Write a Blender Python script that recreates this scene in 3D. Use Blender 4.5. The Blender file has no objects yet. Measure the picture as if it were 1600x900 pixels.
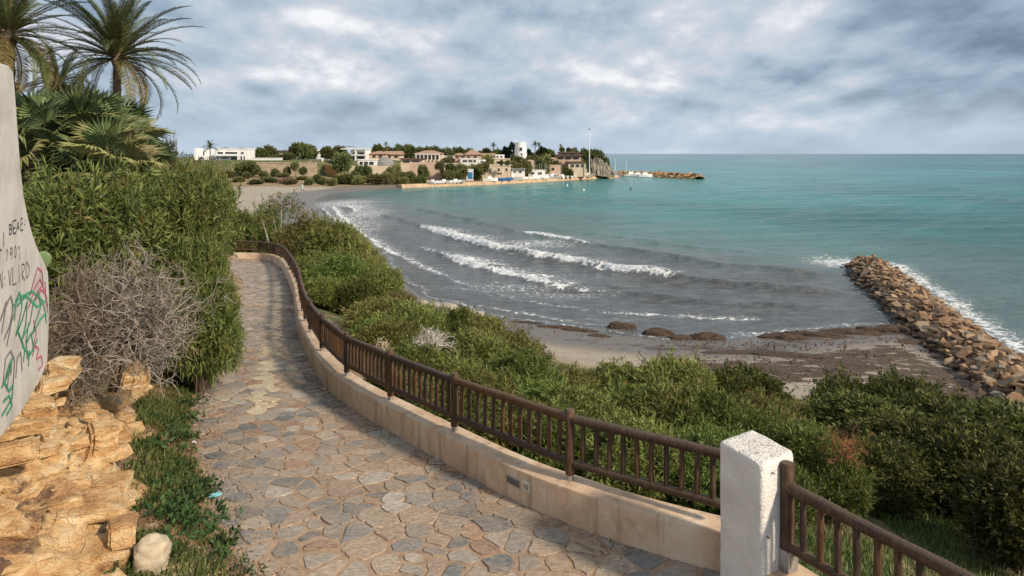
import bpy, bmesh, math, random
import numpy as np
from mathutils import Vector, Matrix, Euler
S = bpy.context.scene
COL = S.collection
RNG = np.random.default_rng(7)
random.seed(7)

# ------------------------------------------------------------------ camera, sky, sun, exposure
H = 12.5                      # eye height above the sea
F = 1067.0                    # focal length in photo pixels (1600 px wide)
PX0, PY0 = 800.0, 240.0       # principal point / horizon in the photo
cam = bpy.data.objects.new('camera', bpy.data.cameras.new('camera'))
COL.objects.link(cam)
cam.location = (0, 0, H)
cam.rotation_euler = (math.radians(90), 0, 0)
cam.data.sensor_width = 36.0
cam.data.lens = 36.0 * F / 1600
cam.data.shift_y = -(450 - PY0) / 1600
cam.data.clip_start = 0.1
cam.data.clip_end = 60000
S.camera = cam
S.view_settings.view_transform = 'Standard'
S.view_settings.look = 'None'
S.view_settings.exposure = 0.45
S.view_settings.gamma = 1.0

SUN_EL, SUN_AZ = math.radians(33), math.radians(128)    # azimuth clockwise from +Y (the view)
to_sun = Vector((math.sin(SUN_AZ) * math.cos(SUN_EL), math.cos(SUN_AZ) * math.cos(SUN_EL), math.sin(SUN_EL)))
sd = bpy.data.lights.new('sun', 'SUN')
sd.energy = 3.7
sd.angle = math.radians(5.0)
sd.color = (1.0, 0.86, 0.67)
sun = bpy.data.objects.new('sun', sd)
COL.objects.link(sun)
sun.rotation_euler = to_sun.to_track_quat('Z', 'Y').to_euler()
sun.location = (40, -40, 60)

class NT:
    """small node-tree helper"""
    def __init__(self, nt):
        self.t = nt; self.l = nt.links
    def n(self, kind, **kw):
        nd = self.t.nodes.new(kind)
        ins = kw.pop('ins', {})
        for k, v in kw.items(): setattr(nd, k, v)
        for k, v in ins.items():
            s = nd.inputs[k]
            if isinstance(v, bpy.types.NodeSocket): self.l.new(v, s)
            else: s.default_value = v
        return nd
    def math(self, op, a, b=0.0, c=0.0, clamp=False):
        return self.n('ShaderNodeMath', operation=op, use_clamp=clamp, ins={0: a, 1: b, 2: c}).outputs[0]
    def mix(self, fac, a, b, blend='MIX'):
        nd = self.n('ShaderNodeMix', data_type='RGBA', blend_type=blend)
        nd.clamp_factor = True
        for i, v in ((0, fac), (6, a), (7, b)):
            if isinstance(v, bpy.types.NodeSocket): self.l.new(v, nd.inputs[i])
            else: nd.inputs[i].default_value = v if i == 0 else (tuple(v) + (1,))[:4]
        return nd.outputs[2]
    def noise(self, vec, scale, detail=4, rough=0.55, dist=0.0, out=0):
        return self.n('ShaderNodeTexNoise', ins={'Vector': vec, 'Scale': scale, 'Detail': detail, 'Roughness': rough, 'Distortion': dist}).outputs[out]
    def vor(self, vec, scale, feature='F1', out=0, rnd=1.0):
        return self.n('ShaderNodeTexVoronoi', feature=feature, ins={'Vector': vec, 'Scale': scale, 'Randomness': rnd}).outputs[out]
    def smooth(self, v, lo, hi, a=0.0, b=1.0):
        nd = self.n('ShaderNodeMapRange', interpolation_type='SMOOTHSTEP')
        for k, q in ((0, v), (1, lo), (2, hi), (3, a), (4, b)):
            if isinstance(q, bpy.types.NodeSocket): self.l.new(q, nd.inputs[k])
            else: nd.inputs[k].default_value = q
        return nd.outputs[0]
    def ramp(self, fac, stops, interp='LINEAR'):
        nd = self.n('ShaderNodeValToRGB', ins={0: fac})
        cr = nd.color_ramp; cr.interpolation = interp
        while len(cr.elements) < len(stops): cr.elements.new(0.5)
        for e, (p, c) in zip(cr.elements, stops):
            e.position = p; e.color = (tuple(c) + (1,))[:4]
        return nd.outputs[0]
    def mapping(self, vec, scale=(1, 1, 1), loc=(0, 0, 0), rot=(0, 0, 0)):
        return self.n('ShaderNodeMapping', ins={'Vector': vec, 'Scale': scale, 'Location': loc, 'Rotation': rot}).outputs[0]
    def bump(self, h, strength=0.3, dist=0.02, normal=None):
        nd = self.n('ShaderNodeBump', ins={'Height': h, 'Strength': strength, 'Distance': dist})
        if normal is not None: self.l.new(normal, nd.inputs['Normal'])
        return nd.outputs[0]

def sky_world():
    w = bpy.data.worlds.new('World'); S.world = w; w.use_nodes = True
    t = NT(w.node_tree); w.node_tree.nodes.clear()
    out = t.n('ShaderNodeOutputWorld'); bg = t.n('ShaderNodeBackground')
    bg.inputs['Strength'].default_value = 0.1
    sky = t.n('ShaderNodeTexSky', sky_type='NISHITA')
    sky.sun_disc = False; sky.sun_elevation = SUN_EL; sky.sun_rotation = SUN_AZ
    d = t.n('ShaderNodeTexCoord').outputs['Generated']
    sep = t.n('ShaderNodeSeparateXYZ', ins={0: d})
    z = t.math('MAXIMUM', sep.outputs[2], 0.0)
    zc = t.math('ADD', z, 0.17)
    u = t.math('DIVIDE', sep.outputs[0], zc); v = t.math('DIVIDE', sep.outputs[1], zc)
    uv = t.n('ShaderNodeCombineXYZ', ins={0: u, 1: v}).outputs[0]
    big = t.noise(t.mapping(uv, (0.55, 0.55, 1), (3.1, 1.4, 0)), 1.0, 3, 0.5, 0.2)
    zd = t.math('ADD', z, 0.30)
    uw = t.n('ShaderNodeCombineXYZ', ins={0: t.math('DIVIDE', sep.outputs[0], zd), 1: t.math('DIVIDE', sep.outputs[1], zd)}).outputs[0]
    def puff(vec): return t.noise(t.mapping(vec, (1.5, 1.15, 1), (4.3, 6.2, 0), (0, 0, 0.0)), 1.2, 10, 0.54, 0.10)
    mid = puff(uw)
    # density a little higher up in the sky: bases of the heaps are grey, tops white
    zu = t.math('ADD', zd, 0.022)
    up_ = t.n('ShaderNodeCombineXYZ', ins={0: t.math('DIVIDE', sep.outputs[0], zu), 1: t.math('DIVIDE', sep.outputs[1], zu)}).outputs[0]
    lit = t.math('SUBTRACT', mid, puff(up_))
    fine = t.noise(t.mapping(uw, (1.8, 1.0, 1), (0.3, 5.2, 0)), 4.6, 8, 0.56, 0.15)
    dens = t.math('ADD', t.math('MULTIPLY', big, 0.22), t.math('ADD', t.math('MULTIPLY', mid, 0.62), t.math('MULTIPLY', fine, 0.16)))
    dens = t.math('ADD', dens, t.math('MULTIPLY', lit, 0.7))
    def lobe(px, py, inner, outer, sq=1.0):
        q = Vector(((px - PX0) / F, 1, (PY0 - py) / F)).normalized()
        dp = t.n('ShaderNodeVectorMath', operation='DOT_PRODUCT', ins={0: d, 1: q}).outputs['Value']
        return t.smooth(dp, math.cos(math.radians(outer)), math.cos(math.radians(inner)))
    # the cloud bank itself: a dark bank to the upper right, bright towers left of centre and right of centre
    for px, py, i, o, a in ((1600, 40, 1, 13, -0.21), (1390, 105, 0, 5, 0.09), (1540, 135, 0, 4, .05), (500, 85, 0, 6, 0.10), (640, 100, 0, 5, .05), (1010, 80, 0, 8, 0.05), (1200, 110, 0, 6, .05),
                            (330, 90, 0, 5, .03), (760, 190, 0, 9, -0.035), (470, 155, 0, 6, -0.05), (1240, 175, 0, 7, -0.03), (200, 90, 0, 8, -0.02), (900, 0, 0, 7, -0.02), (640, 30, 0, 8, -.01), (1230, 0, 0, 5, .05)):
        dens = t.math('ADD', dens, t.math('MULTIPLY', lobe(px, py, i, o), a))
    c = t.ramp(dens, [(0.24, (0.155, 0.21, 0.285)), (0.38, (0.30, 0.385, 0.485)), (0.485, (0.425, 0.51, 0.60)), (0.57, (0.55, 0.59, 0.655)), (0.68, (0.83, 0.835, 0.855))])
    hz = t.smooth(sep.outputs[2], 0.0, 0.10, 1.0, 0.0)
    c = t.mix(t.math('MULTIPLY', hz, 0.74), c, (0.46, 0.555, 0.67))
    c = t.n('ShaderNodeVectorMath', operation='SCALE', ins={0: c, 3: 8.3}).outputs[0]
    cover = t.smooth(dens, 0.30, 0.40, 0.965, 0.99)
    col = t.mix(cover, sky.outputs[0], c)
    t.l.new(col, bg.inputs[0]); t.l.new(bg.outputs[0], out.inputs[0])
sky_world()

# ------------------------------------------------------------------ helpers: tagging, meshes, materials
def tag(o, label=None, cat=None, group=None, kind=None):
    if label: o['label'] = label
    if cat: o['category'] = cat
    if group: o['group'] = group
    if kind: o['kind'] = kind
    return o
def empty(name, loc=(0, 0, 0), rz=0.0, label=None, cat=None, group=None):
    o = bpy.data.objects.new(name, None); COL.objects.link(o)
    o.location = loc; o.rotation_euler = (0, 0, rz); o.empty_display_size = 0.2
    return tag(o, label, cat, group)
def link(name, me, m=None, parent=None, loc=None):
    o = bpy.data.objects.new(name, me); COL.objects.link(o)
    if m is not None and len(me.materials) == 0: me.materials.append(m)
    if parent is not None: o.parent = parent
    if loc is not None: o.location = loc
    return o
def copy_tree(o, parent=None):
    c = o.copy(); COL.objects.link(c)
    if parent is not None: c.parent = parent
    for ch in list(o.children): copy_tree(ch, c)
    return c
def np_mesh(name, V, Q, col=None, attrs=None, smooth=False):
    """V (n,3), Q (m,k) faces all of k corners"""
    me = bpy.data.meshes.new(name)
    V = np.asarray(V, np.float32); Q = np.asarray(Q, np.int32)
    m, k = Q.shape
    me.vertices.add(len(V)); me.vertices.foreach_set('co', V.ravel())
    me.loops.add(m * k); me.loops.foreach_set('vertex_index', Q.ravel())
    me.polygons.add(m)
    me.polygons.foreach_set('loop_start', np.arange(0, m * k, k, dtype=np.int32))
    if smooth: me.polygons.foreach_set('use_smooth', np.ones(m, bool))
    me.update(calc_edges=True); me.validate()
    if col is not None:
        a = me.color_attributes.new('Col', 'FLOAT_COLOR', 'POINT')
        c4 = np.ones((len(V), 4), np.float32); c4[:, :3] = col
        a.data.foreach_set('color', c4.ravel())
    for nm, arr in (attrs or {}).items():
        a = me.attributes.new(nm, 'FLOAT', 'POINT'); a.data.foreach_set('value', np.asarray(arr, np.float32).ravel())
    return me
class MB:
    """collects verts and faces of ONE part"""
    def __init__(self): self.v = []; self.f = []; self.c = []
    def add(self, v, f, col=None):
        b = len(self.v)
        self.v += [tuple(p) for p in v]; self.f += [tuple(i + b for i in q) for q in f]
        self.c += [col or (1, 1, 1)] * len(v)
        return self
    def box(self, x0, x1, y0, y1, z0, z1, col=None):
        v = [(x, y, z) for z in (z0, z1) for y in (y0, y1) for x in (x0, x1)]
        return self.add(v, [(0, 2, 3, 1), (4, 5, 7, 6), (0, 1, 5, 4), (1, 3, 7, 5), (3, 2, 6, 7), (2, 0, 4, 6)], col)
    def tube(self, pts, rad, n=8, cap=True, col=None):
        pts = [Vector(p) for p in pts]
        if not hasattr(rad, '__len__'): rad = [rad] * len(pts)
        t0 = (pts[-1] - pts[0]).normalized()
        ref = Vector((0, 0, 1)) if abs(t0.z) < 0.9 else Vector((1, 0, 0))
        v = []; f = []
        for i, p in enumerate(pts):
            t = (pts[min(i + 1, len(pts) - 1)] - pts[max(i - 1, 0)])
            t = t.normalized() if t.length > 1e-9 else t0
            a = t.cross(ref)
            if a.length < 1e-4: a = t.cross(Vector((0, 1, 0)))
            a.normalize(); b = t.cross(a)
            for k in range(n):
                th = 2 * math.pi * k / n
                v.append(p + (a * math.cos(th) + b * math.sin(th)) * rad[i])
        for i in range(len(pts) - 1):
            for k in range(n):
                k2 = (k + 1) % n
                f.append((i * n + k, i * n + k2, (i + 1) * n + k2, (i + 1) * n + k))
        if cap:
            f.append(tuple(range(n - 1, -1, -1))); e = (len(pts) - 1) * n
            f.append(tuple(e + k for k in range(n)))
        return self.add(v, f, col)
    def prism(self, poly, z0, z1, col=None):
        n = len(poly)
        v = [(x, y, z0) for x, y in poly] + [(x, y, z1) for x, y in poly]
        f = [tuple(range(n - 1, -1, -1)), tuple(range(n, 2 * n))] + [(i, (i + 1) % n, n + (i + 1) % n, n + i) for i in range(n)]
        return self.add(v, f, col)
    def mesh(self, name, smooth=False, colattr=False):
        me = bpy.data.meshes.new(name); me.from_pydata(self.v, [], self.f); me.update()
        bm = bmesh.new(); bm.from_mesh(me); bmesh.ops.recalc_face_normals(bm, faces=bm.faces[:]); bm.to_mesh(me); bm.free()
        if smooth:
            me.polygons.foreach_set('use_smooth', [True] * len(me.polygons))
            try: me.set_sharp_from_angle(angle=math.radians(40))
            except Exception: pass
        if colattr:
            a = me.color_attributes.new('Col', 'FLOAT_COLOR', 'POINT')
            a.data.foreach_set('color', [q for c in self.c for q in (c[0], c[1], c[2], 1.0)])
        return me
    def build(self, name, m, parent=None, smooth=False, colattr=False, bevel=0.0, loc=None):
        o = link(name, self.mesh(name, smooth, colattr), m, parent, loc)
        if bevel:
            b = o.modifiers.new('bevel', 'BEVEL'); b.width = bevel; b.segments = 2; b.limit_method = 'ANGLE'
        return o

# value noise / fbm in numpy
def _h(i, j, s):
    n = (i.astype(np.int64) * 374761393 + j.astype(np.int64) * 668265263 + s * 974634211) & 0xffffffff
    n = ((n ^ (n >> 13)) * 1274126177) & 0xffffffff
    return ((n ^ (n >> 16)) & 0xffffff) / float(0xffffff)
def vnoise(x, y, s=0):
    x = np.asarray(x, float); y = np.asarray(y, float)
    i = np.floor(x); j = np.floor(y); u = x - i; v = y - j
    u = u * u * (3 - 2 * u); v = v * v * (3 - 2 * v)
    return (_h(i, j, s) * (1 - u) + _h(i + 1, j, s) * u) * (1 - v) + (_h(i, j + 1, s) * (1 - u) + _h(i + 1, j + 1, s) * u) * v
def fbm(x, y, s=0, o=4):
    a = 0.5; r = 0.0
    for k in range(o):
        r = r + a * (vnoise(x, y, s + k * 17) - 0.5); x = np.asarray(x) * 2.03; y = np.asarray(y) * 2.03; a *= 0.5
    return r
def sstep(a, b, x):
    t = np.clip((np.asarray(x, float) - a) / (b - a), 0, 1); return t * t * (3 - 2 * t)

def mat(name, fn):
    m = bpy.data.materials.new(name); m.use_nodes = True
    t = NT(m.node_tree); t.t.nodes.clear()
    out = t.n('ShaderNodeOutputMaterial'); p = t.n('ShaderNodeBsdfPrincipled')
    t.l.new(p.outputs[0], out.inputs[0])
    t.out = out; t.p = p
    t.obj = t.n('ShaderNodeTexCoord').outputs['Object']
    geo = t.n('ShaderNodeNewGeometry'); t.pos = geo.outputs['Position']; t.nor = geo.outputs['Normal']
    t.rand = t.n('ShaderNodeObjectInfo').outputs['Random']
    fn(t, p)
    return m
def setp(t, p, **kw):
    for k, v in kw.items():
        s = p.inputs[{'base': 'Base Color', 'rough': 'Roughness', 'metal': 'Metallic', 'spec': 'Specular IOR Level', 'normal': 'Normal', 'ior': 'IOR'}[k]]
        if isinstance(v, bpy.types.NodeSocket): t.l.new(v, s)
        else: s.default_value = (tuple(v) + (1,))[:4] if k == 'base' else v
def attr(t, nm, fac=False):
    a = t.n('ShaderNodeAttribute', attribute_name=nm)
    return a.outputs['Fac'] if fac else a.outputs['Color']
def plain(name, col, rough=0.7, var=0.25, scale=3.0, bumpd=0.0, metal=0.0):
    def fn(t, p):
        n = t.noise(t.pos, scale, 5, 0.6)
        dark = tuple(c * (1 - var) for c in col); light = tuple(min(1, c * (1 + var * 0.7)) for c in col)
        setp(t, p, base=t.ramp(n, [(0.3, dark), (0.7, light)]), rough=rough, metal=metal)
        if bumpd: setp(t, p, normal=t.bump(t.noise(t.pos, scale * 6, 5, 0.6), 0.5, bumpd))
    return mat(name, fn)
M = {}
def m_leaf(name, trans=0.28):
    def fn(t, p):
        c = attr(t, 'Col')
        hs = t.n('ShaderNodeHueSaturation', ins={'Color': c, 'Saturation': 1.0})
        t.l.new(t.math('MULTIPLY_ADD', t.rand, 0.55, 0.70), hs.inputs['Value'])
        t.l.new(t.math('MULTIPLY_ADD', t.rand, 0.035, 0.478), hs.inputs['Hue'])
        c = hs.outputs[0]
        setp(t, p, base=c, rough=0.55, spec=0.25)
        tr = t.n('ShaderNodeBsdfTranslucent', ins={'Color': c}); mx = t.n('ShaderNodeMixShader', ins={0: trans})
        t.l.new(p.outputs[0], mx.inputs[1]); t.l.new(tr.outputs[0], mx.inputs[2]); t.l.new(mx.outputs[0], t.out.inputs[0])
    return mat(name, fn)
M['leaf'] = m_leaf('leaf')
M['palm_leaf'] = m_leaf('palm leaf', 0.2)
def _wood(t, p):
    v = t.mapping(t.obj, (1, 1, 1))
    g = t.noise(t.mapping(t.pos, (14, 14, 2.2)), 3.0, 7, 0.7)
    n2 = t.noise(t.pos, 2.2, 3)
    c = t.ramp(g, [(0.3, (0.026, 0.012, 0.006)), (0.52, (0.070, 0.035, 0.017)), (0.75, (0.150, 0.088, 0.048))])
    c = t.n('ShaderNodeHueSaturation', ins={'Color': c, 'Value': t.math('MULTIPLY_ADD', t.rand, 0.7, 0.62), 'Saturation': t.math('MULTIPLY_ADD', t.rand, 0.3, 0.8)}).outputs[0]
    c = t.mix(t.smooth(n2, 0.5, 0.72, 0, 0.4), c, (0.13, 0.088, 0.055))
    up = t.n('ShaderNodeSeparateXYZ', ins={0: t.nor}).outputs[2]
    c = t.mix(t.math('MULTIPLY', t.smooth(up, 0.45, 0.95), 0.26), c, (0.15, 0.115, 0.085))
    setp(t, p, base=c, rough=0.62, spec=0.35, normal=t.bump(t.math('ADD', g, t.noise(t.pos, 60, 3)), 0.45, 0.01))
M['wood'] = mat('weathered brown timber', _wood)
def _wall(t, p):
    n = t.noise(t.pos, 1.1, 6, 0.62); n2 = t.noise(t.pos, 9, 5, 0.6)
    c = t.ramp(n, [(0.3, (0.42, 0.275, 0.175)), (0.5, (0.56, 0.395, 0.265)), (0.7, (0.68, 0.56, 0.43))])
    c = t.mix(t.smooth(n2, 0.56, 0.78, 0, 0.5), c, (0.66, 0.55, 0.43))
    st = t.noise(t.mapping(t.pos, (5, 5, 0.5)), 1.0, 4, 0.6)
    c = t.mix(t.smooth(st, 0.50, 0.70, 0, 0.6), c, (0.25, 0.165, 0.105))
    big = t.noise(t.pos, 3.2, 7, 0.7)
    c = t.mix(t.smooth(big, 0.54, 0.66, 0, 0.5), c, (0.36, 0.25, 0.165))
    c = t.mix(t.smooth(t.noise(t.pos, 5.1, 6, .7), 0.60, 0.70, 0, 0.55), c, (0.66, 0.60, 0.52))
    sp = t.noise(t.pos, 45, 3, 0.6)
    c = t.mix(t.smooth(sp, 0.66, 0.76, 0, 0.6), c, (0.20, 0.13, 0.085))
    setp(t, p, base=c, rough=0.88, normal=t.bump(t.math('ADD', t.noise(t.pos, 30, 6, 0.7), t.math('MULTIPLY', n, 2)), 0.5, 0.012))
M['wall'] = mat('tan rendered wall', _wall)
def _stucco(t, p):
    n = t.noise(t.pos, 42, 5, 0.6); b = t.vor(t.pos, 60, 'SMOOTH_F1')
    n2 = t.noise(t.pos, 3, 4)
    c = t.ramp(n2, [(0.3, (0.60, 0.565, 0.53)), (0.7, (0.76, 0.72, 0.675))])
    up = t.n('ShaderNodeSeparateXYZ', ins={0: t.nor}).outputs[2]
    lich = t.math('MULTIPLY', t.smooth(t.noise(t.pos, 26, 5, 0.7), 0.52, 0.60), t.smooth(up, 0.5, 0.85))
    c = t.mix(t.math('MULTIPLY', lich, 0.75), c, (0.30, 0.20, 0.11))
    c = t.mix(t.smooth(t.noise(t.pos, 7, 5, 0.7), 0.62, 0.75, 0, 0.3), c, (0.42, 0.36, 0.29))
    setp(t, p, base=c, rough=0.9, normal=t.bump(t.math('ADD', n, t.math('MULTIPLY', b, 1.0)), 0.7, 0.016))
M['stucco'] = mat('rough white stucco', _stucco)
def _whitewall(t, p):
    n = t.noise(t.pos, 2.3, 5, 0.6)
    c = t.ramp(n, [(0.3, (0.45, 0.41, 0.36)), (0.55, (0.60, 0.56, 0.505)), (0.75, (0.66, 0.625, 0.57))])
    st = t.noise(t.mapping(t.pos, (6, 6, 0.7)), 1.3, 4)
    c = t.mix(t.smooth(st, 0.56, 0.75, 0, 0.35), c, (0.32, 0.28, 0.235))
    setp(t, p, base=c, rough=0.85, normal=t.bump(t.noise(t.pos, 20, 5), 0.3, 0.01))
M['whitewall'] = mat('dirty white plaster', _whitewall)
def _stone(t, p):
    c = attr(t, 'Col')
    n = t.noise(t.pos, 5, 8, 0.68); n2 = t.noise(t.mapping(t.pos, (1.0, 2.2, 1)), 15, 6, 0.65)
    c = t.mix(t.smooth(n, 0.42, 0.70, 0.0, 0.5), c, (0.35, 0.255, 0.18))
    dust = t.noise(t.pos, 0.9, 8, 0.68)
    c = t.mix(t.smooth(dust, 0.45, 0.66, 0, 0.55), c, (0.36, 0.265, 0.185))
    c = t.mix(t.smooth(t.noise(t.pos, 2.7, 7, 0.7), 0.56, 0.72, 0, 0.5), c, (0.20, 0.165, 0.135))
    v = t.n('ShaderNodeHueSaturation', ins={'Color': c, 'Value': t.smooth(n2, 0.25, 0.75, 0.66, 1.3)}).outputs[0]
    setp(t, p, base=v, rough=0.66, spec=0.35, normal=t.bump(t.math('ADD', n2, t.math('MULTIPLY', n, 1.6)), 0.6, 0.022))
M['stone'] = mat('slate flagstone', _stone)
def _mortar(t, p):
    n = t.noise(t.pos, 8, 6, 0.65)
    c = t.ramp(n, [(0.3, (0.22, 0.14, 0.088)), (0.6, (0.35, 0.245, 0.165)), (0.8, (0.42, 0.315, 0.225))])
    setp(t, p, base=c, rough=0.9, normal=t.bump(t.noise(t.pos, 40, 5), 0.4, 0.01))
M['mortar'] = mat('earthy mortar', _mortar)
def _rock(t, p):
    sp = t.n('ShaderNodeSeparateXYZ', ins={0: t.pos})
    wob = t.noise(t.pos, 1.6, 5, 0.6)
    hz = t.math('ADD', sp.outputs[2], t.math('MULTIPLY', wob, 0.55))
    band = t.n('ShaderNodeTexNoise', noise_dimensions='1D', ins={'W': hz, 'Scale': 7.0, 'Detail': 4.0}).outputs[0]
    n = t.noise(t.pos, 4.5, 8, 0.66)
    c = t.ramp(t.math('MULTIPLY_ADD', band, 0.5, t.math('MULTIPLY', n, 0.5)), [(0.36, (0.33, 0.165, 0.07)), (0.45, (0.50, 0.29, 0.125)), (0.53, (0.61, 0.41, 0.205)), (0.63, (0.70, 0.56, 0.36))])
    cr = t.vor(t.n('ShaderNodeVectorMath', operation='ADD', ins={0: t.mapping(t.pos, (1, 1, 2.6)), 1: t.n('ShaderNodeTexNoise', ins={'Vector': t.pos, 'Scale': 3.0, 'Detail': 4.0}).outputs['Color']}).outputs[0], 2.6, 'DISTANCE_TO_EDGE')
    cm = t.smooth(cr, 0.0, 0.04, 1, 0)
    c = t.mix(t.math('MULTIPLY', cm, t.smooth(t.noise(t.pos, 2.0, 3), .45, .7, 0, .30)), c, (0.25, 0.13, 0.06))
    dirt = attr(t, 'dirt', True)
    dn = t.smooth(t.math('ADD', dirt, t.math('MULTIPLY', t.math('SUBTRACT', n, 0.5), 1.2)), 0.42, 0.62)
    dc = t.ramp(t.noise(t.pos, 14, 6, 0.7), [(0.3, (0.085, 0.045, 0.025)), (0.6, (0.19, 0.11, 0.062)), (0.78, (0.34, 0.235, 0.15))])
    c = t.mix(dn, c, dc)
    h = t.math('ADD', t.math('ADD', t.math('MULTIPLY', n, 1.4), t.math('MULTIPLY', cm, -0.15)), t.math('ADD', t.math('MULTIPLY', t.noise(t.pos, 22, 6, 0.7), 0.5), t.math('MULTIPLY', band, 0.9)))
    setp(t, p, base=c, rough=0.9, normal=t.bump(h, 0.9, 0.07))
M['rock'] = mat('orange sandstone', _rock)
def _groyne(t, p):
    n = t.noise(t.pos, 3, 6, 0.65)
    isl = t.n('ShaderNodeNewGeometry').outputs['Random Per Island']
    rnd = t.math('FRACT', t.math('ADD', t.rand, isl))
    c = t.ramp(t.math('MULTIPLY_ADD', rnd, 0.75, t.math('MULTIPLY', n, 0.4)), [(0.2, (0.075, 0.05, 0.034)), (0.4, (0.17, 0.10, 0.055)), (0.66, (0.285, 0.165, 0.085)), (0.86, (0.33, 0.23, 0.14)), (1.0, (0.17, 0.17, 0.165))])
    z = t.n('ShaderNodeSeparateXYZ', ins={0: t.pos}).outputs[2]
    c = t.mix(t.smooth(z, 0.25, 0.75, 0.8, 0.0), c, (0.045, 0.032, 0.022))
    setp(t, p, base=c, rough=0.78, normal=t.bump(n, 0.6, 0.08))
M['groyne'] = mat('rusty brown armour stone', _groyne)
def _bark(t, p):
    n = t.noise(t.mapping(t.pos, (14, 14, 3)), 1.0, 5, 0.65)
    setp(t, p, base=t.ramp(n, [(0.3, (0.05, 0.035, 0.022)), (0.7, (0.17, 0.125, 0.085))]), rough=0.9, normal=t.bump(n, 0.6, 0.02))
M['bark'] = mat('brown bark', _bark)
def _twig(t, p):
    setp(t, p, base=attr(t, 'Col'), rough=0.85)
M['twig'] = mat('dead grey twigs', _twig)
M['vcol'] = M['twig']
M['steel'] = plain('galvanised steel', (0.42, 0.41, 0.39), 0.42, 0.3, 8, 0, 0.7)
M['darkgrey'] = plain('dark grey cover', (0.10, 0.105, 0.10), 0.5, 0.3, 10)
M['offwhite'] = plain('off white plastic', (0.62, 0.58, 0.50), 0.5, 0.15, 10)

def ray(px, py): return Vector(((px - PX0) / F, 1.0, -(py - PY0) / F))
def at(px, py, d):            # the point seen at that direction, d metres ahead
    r = ray(px, py); return Vector((r.x * d, d, H + r.z * d))
def on_z(px, py, z=0.0):
    d = (H - z) * F / (py - PY0); return Vector(((px - PX0) / F * d, d, z))
def resample(pts, step):
    P = np.array([tuple(p) for p in pts], float)
    L = np.r_[0, np.cumsum(np.linalg.norm(np.diff(P, axis=0), axis=1))]
    n = max(2, int(L[-1] / step) + 1); s = np.linspace(0, L[-1], n)
    return np.stack([np.interp(s, L, P[:, k]) for k in range(P.shape[1])], 1)
def smooth_poly(P, it=8):
    P = P.copy()
    for _ in range(it): P[1:-1] = 0.25 * P[:-2] + 0.5 * P[1:-1] + 0.25 * P[2:]
    return P
def poly_dist(X, Y, P, vals=None):
    """unsigned distance, signed side (+ = right of travel), and interpolated value along polyline P (n,2)"""
    best = np.full(X.shape, 1e18); sg = np.zeros(X.shape); vv = np.zeros(X.shape)
    for i in range(len(P) - 1):
        ax, ay = P[i]; dx, dy = P[i + 1] - P[i]; L2 = dx * dx + dy * dy
        if L2 < 1e-12: continue
        t = np.clip(((X - ax) * dx + (Y - ay) * dy) / L2, 0, 1)
        ex = X - (ax + t * dx); ey = Y - (ay + t * dy); d2 = ex * ex + ey * ey
        k = d2 < best
        best = np.where(k, d2, best)
        sg = np.where(k, np.sign(dy * ex - dx * ey), sg)      # right of the direction of travel
        if vals is not None: vv = np.where(k, vals[i] * (1 - t) + vals[i + 1] * t, vv)
    return np.sqrt(best), sg, vv
# ------------------------------------------------------------------ plan of the place (metres, sea level z = 0)
def path_drop(y):             # path level below the eye
    y = np.asarray(y, float)
    return np.where(y < 8.5, 4.6025, np.where(y < 22, 3.88 + .085 * y, np.where(y < 47, 5.75 + .07 * (y - 22), 7.5)))
def zp(y): return H - path_drop(y)
def on_path(px, py):
    m = (py - PY0) / F
    y = 4.6025 / m
    if y > 8.5:
        y = 3.88 / (m - .085)
        if y > 22:
            y = 4.21 / (m - .07)
            if y > 47: y = 7.5 / m
    return np.array(((px - PX0) / F * y, y))
R_PX = [(1120, 893), (1000, 862), (890, 828), (800, 785), (700, 726), (600, 670), (540, 635), (505, 605), (480, 560), (466, 525), (461, 490), (459, 465), (450, 440), (440, 418), (425, 408), (400, 405), (358, 405)]
R = np.array([on_path(*p) for p in R_PX])
R = np.vstack([R, [[-26, 50.0], [-34, 51.0]]])
Rw = smooth_poly(resample(R, 0.25), 24)             # inner foot of the low wall, near -> far
L_PX = [(400, 900), (350, 850), (322, 760), (297, 660), (310, 600)]
L = np.array([[-1.2, 3.6], [-2.2, 6.4]] + [list(on_path(*p)) for p in L_PX] + [[-9.0, 21], [-11.0, 27.7], [-14.6, 37], [-19.5, 45.5], [-26, 47.2], [-34, 48]])
Lw = smooth_poly(resample(L, 0.3), 6)
FENCE2_A = np.array([2.66, 6.6]); FENCE2_DIR = np.array([0.478, -0.878])
R_all = np.vstack([[[6.5, -2.0], [4.9, 2.6], FENCE2_A + FENCE2_DIR * 0.1, [2.45, 7.2]], Rw])
R_all_ext = np.vstack([R_all, [[-60, 54], [-160, 66]]])
L_all_ext = np.vstack([[[-0.5, -2]], Lw, [[-60, 50], [-160, 60]]])
R_ter = np.vstack([R_all_ext[:4], Rw[::5], R_all_ext[-3:]])
L_ter = np.vstack([L_all_ext[:1], Lw[::5], L_all_ext[-3:]])
SH_PX = [(970, 278), (840, 285), (760, 289.5), (640, 294), (560, 298.5), (512, 304), (492, 314), (498, 328), (535, 352), (567, 373), (597, 402), (632, 440), (660, 462), (750, 490), (850, 509), (950, 521), (1050, 531), (1150, 531), (1210, 521), (1300, 512), (1380, 507), (1440, 512), (1540, 548), (1650, 592), (1850, 625), (2300, 650)]
SH = np.array([list(on_z(*p))[:2] for p in SH_PX])
SH = np.vstack([[[-300, 640], [80, 440], [62, 380]], SH, [[110, 25]]])
BB = np.array([(-240, 232), (-130, 226), (-105, 205), (-92, 180), (-76, 155), (-58, 128), (-43, 104), (-29, 86), (-19, 70), (-12, 60), (-5, 50), (2, 42), (10, 36), (20, 31), (30, 28), (45, 25), (110, 20)], float)
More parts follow.
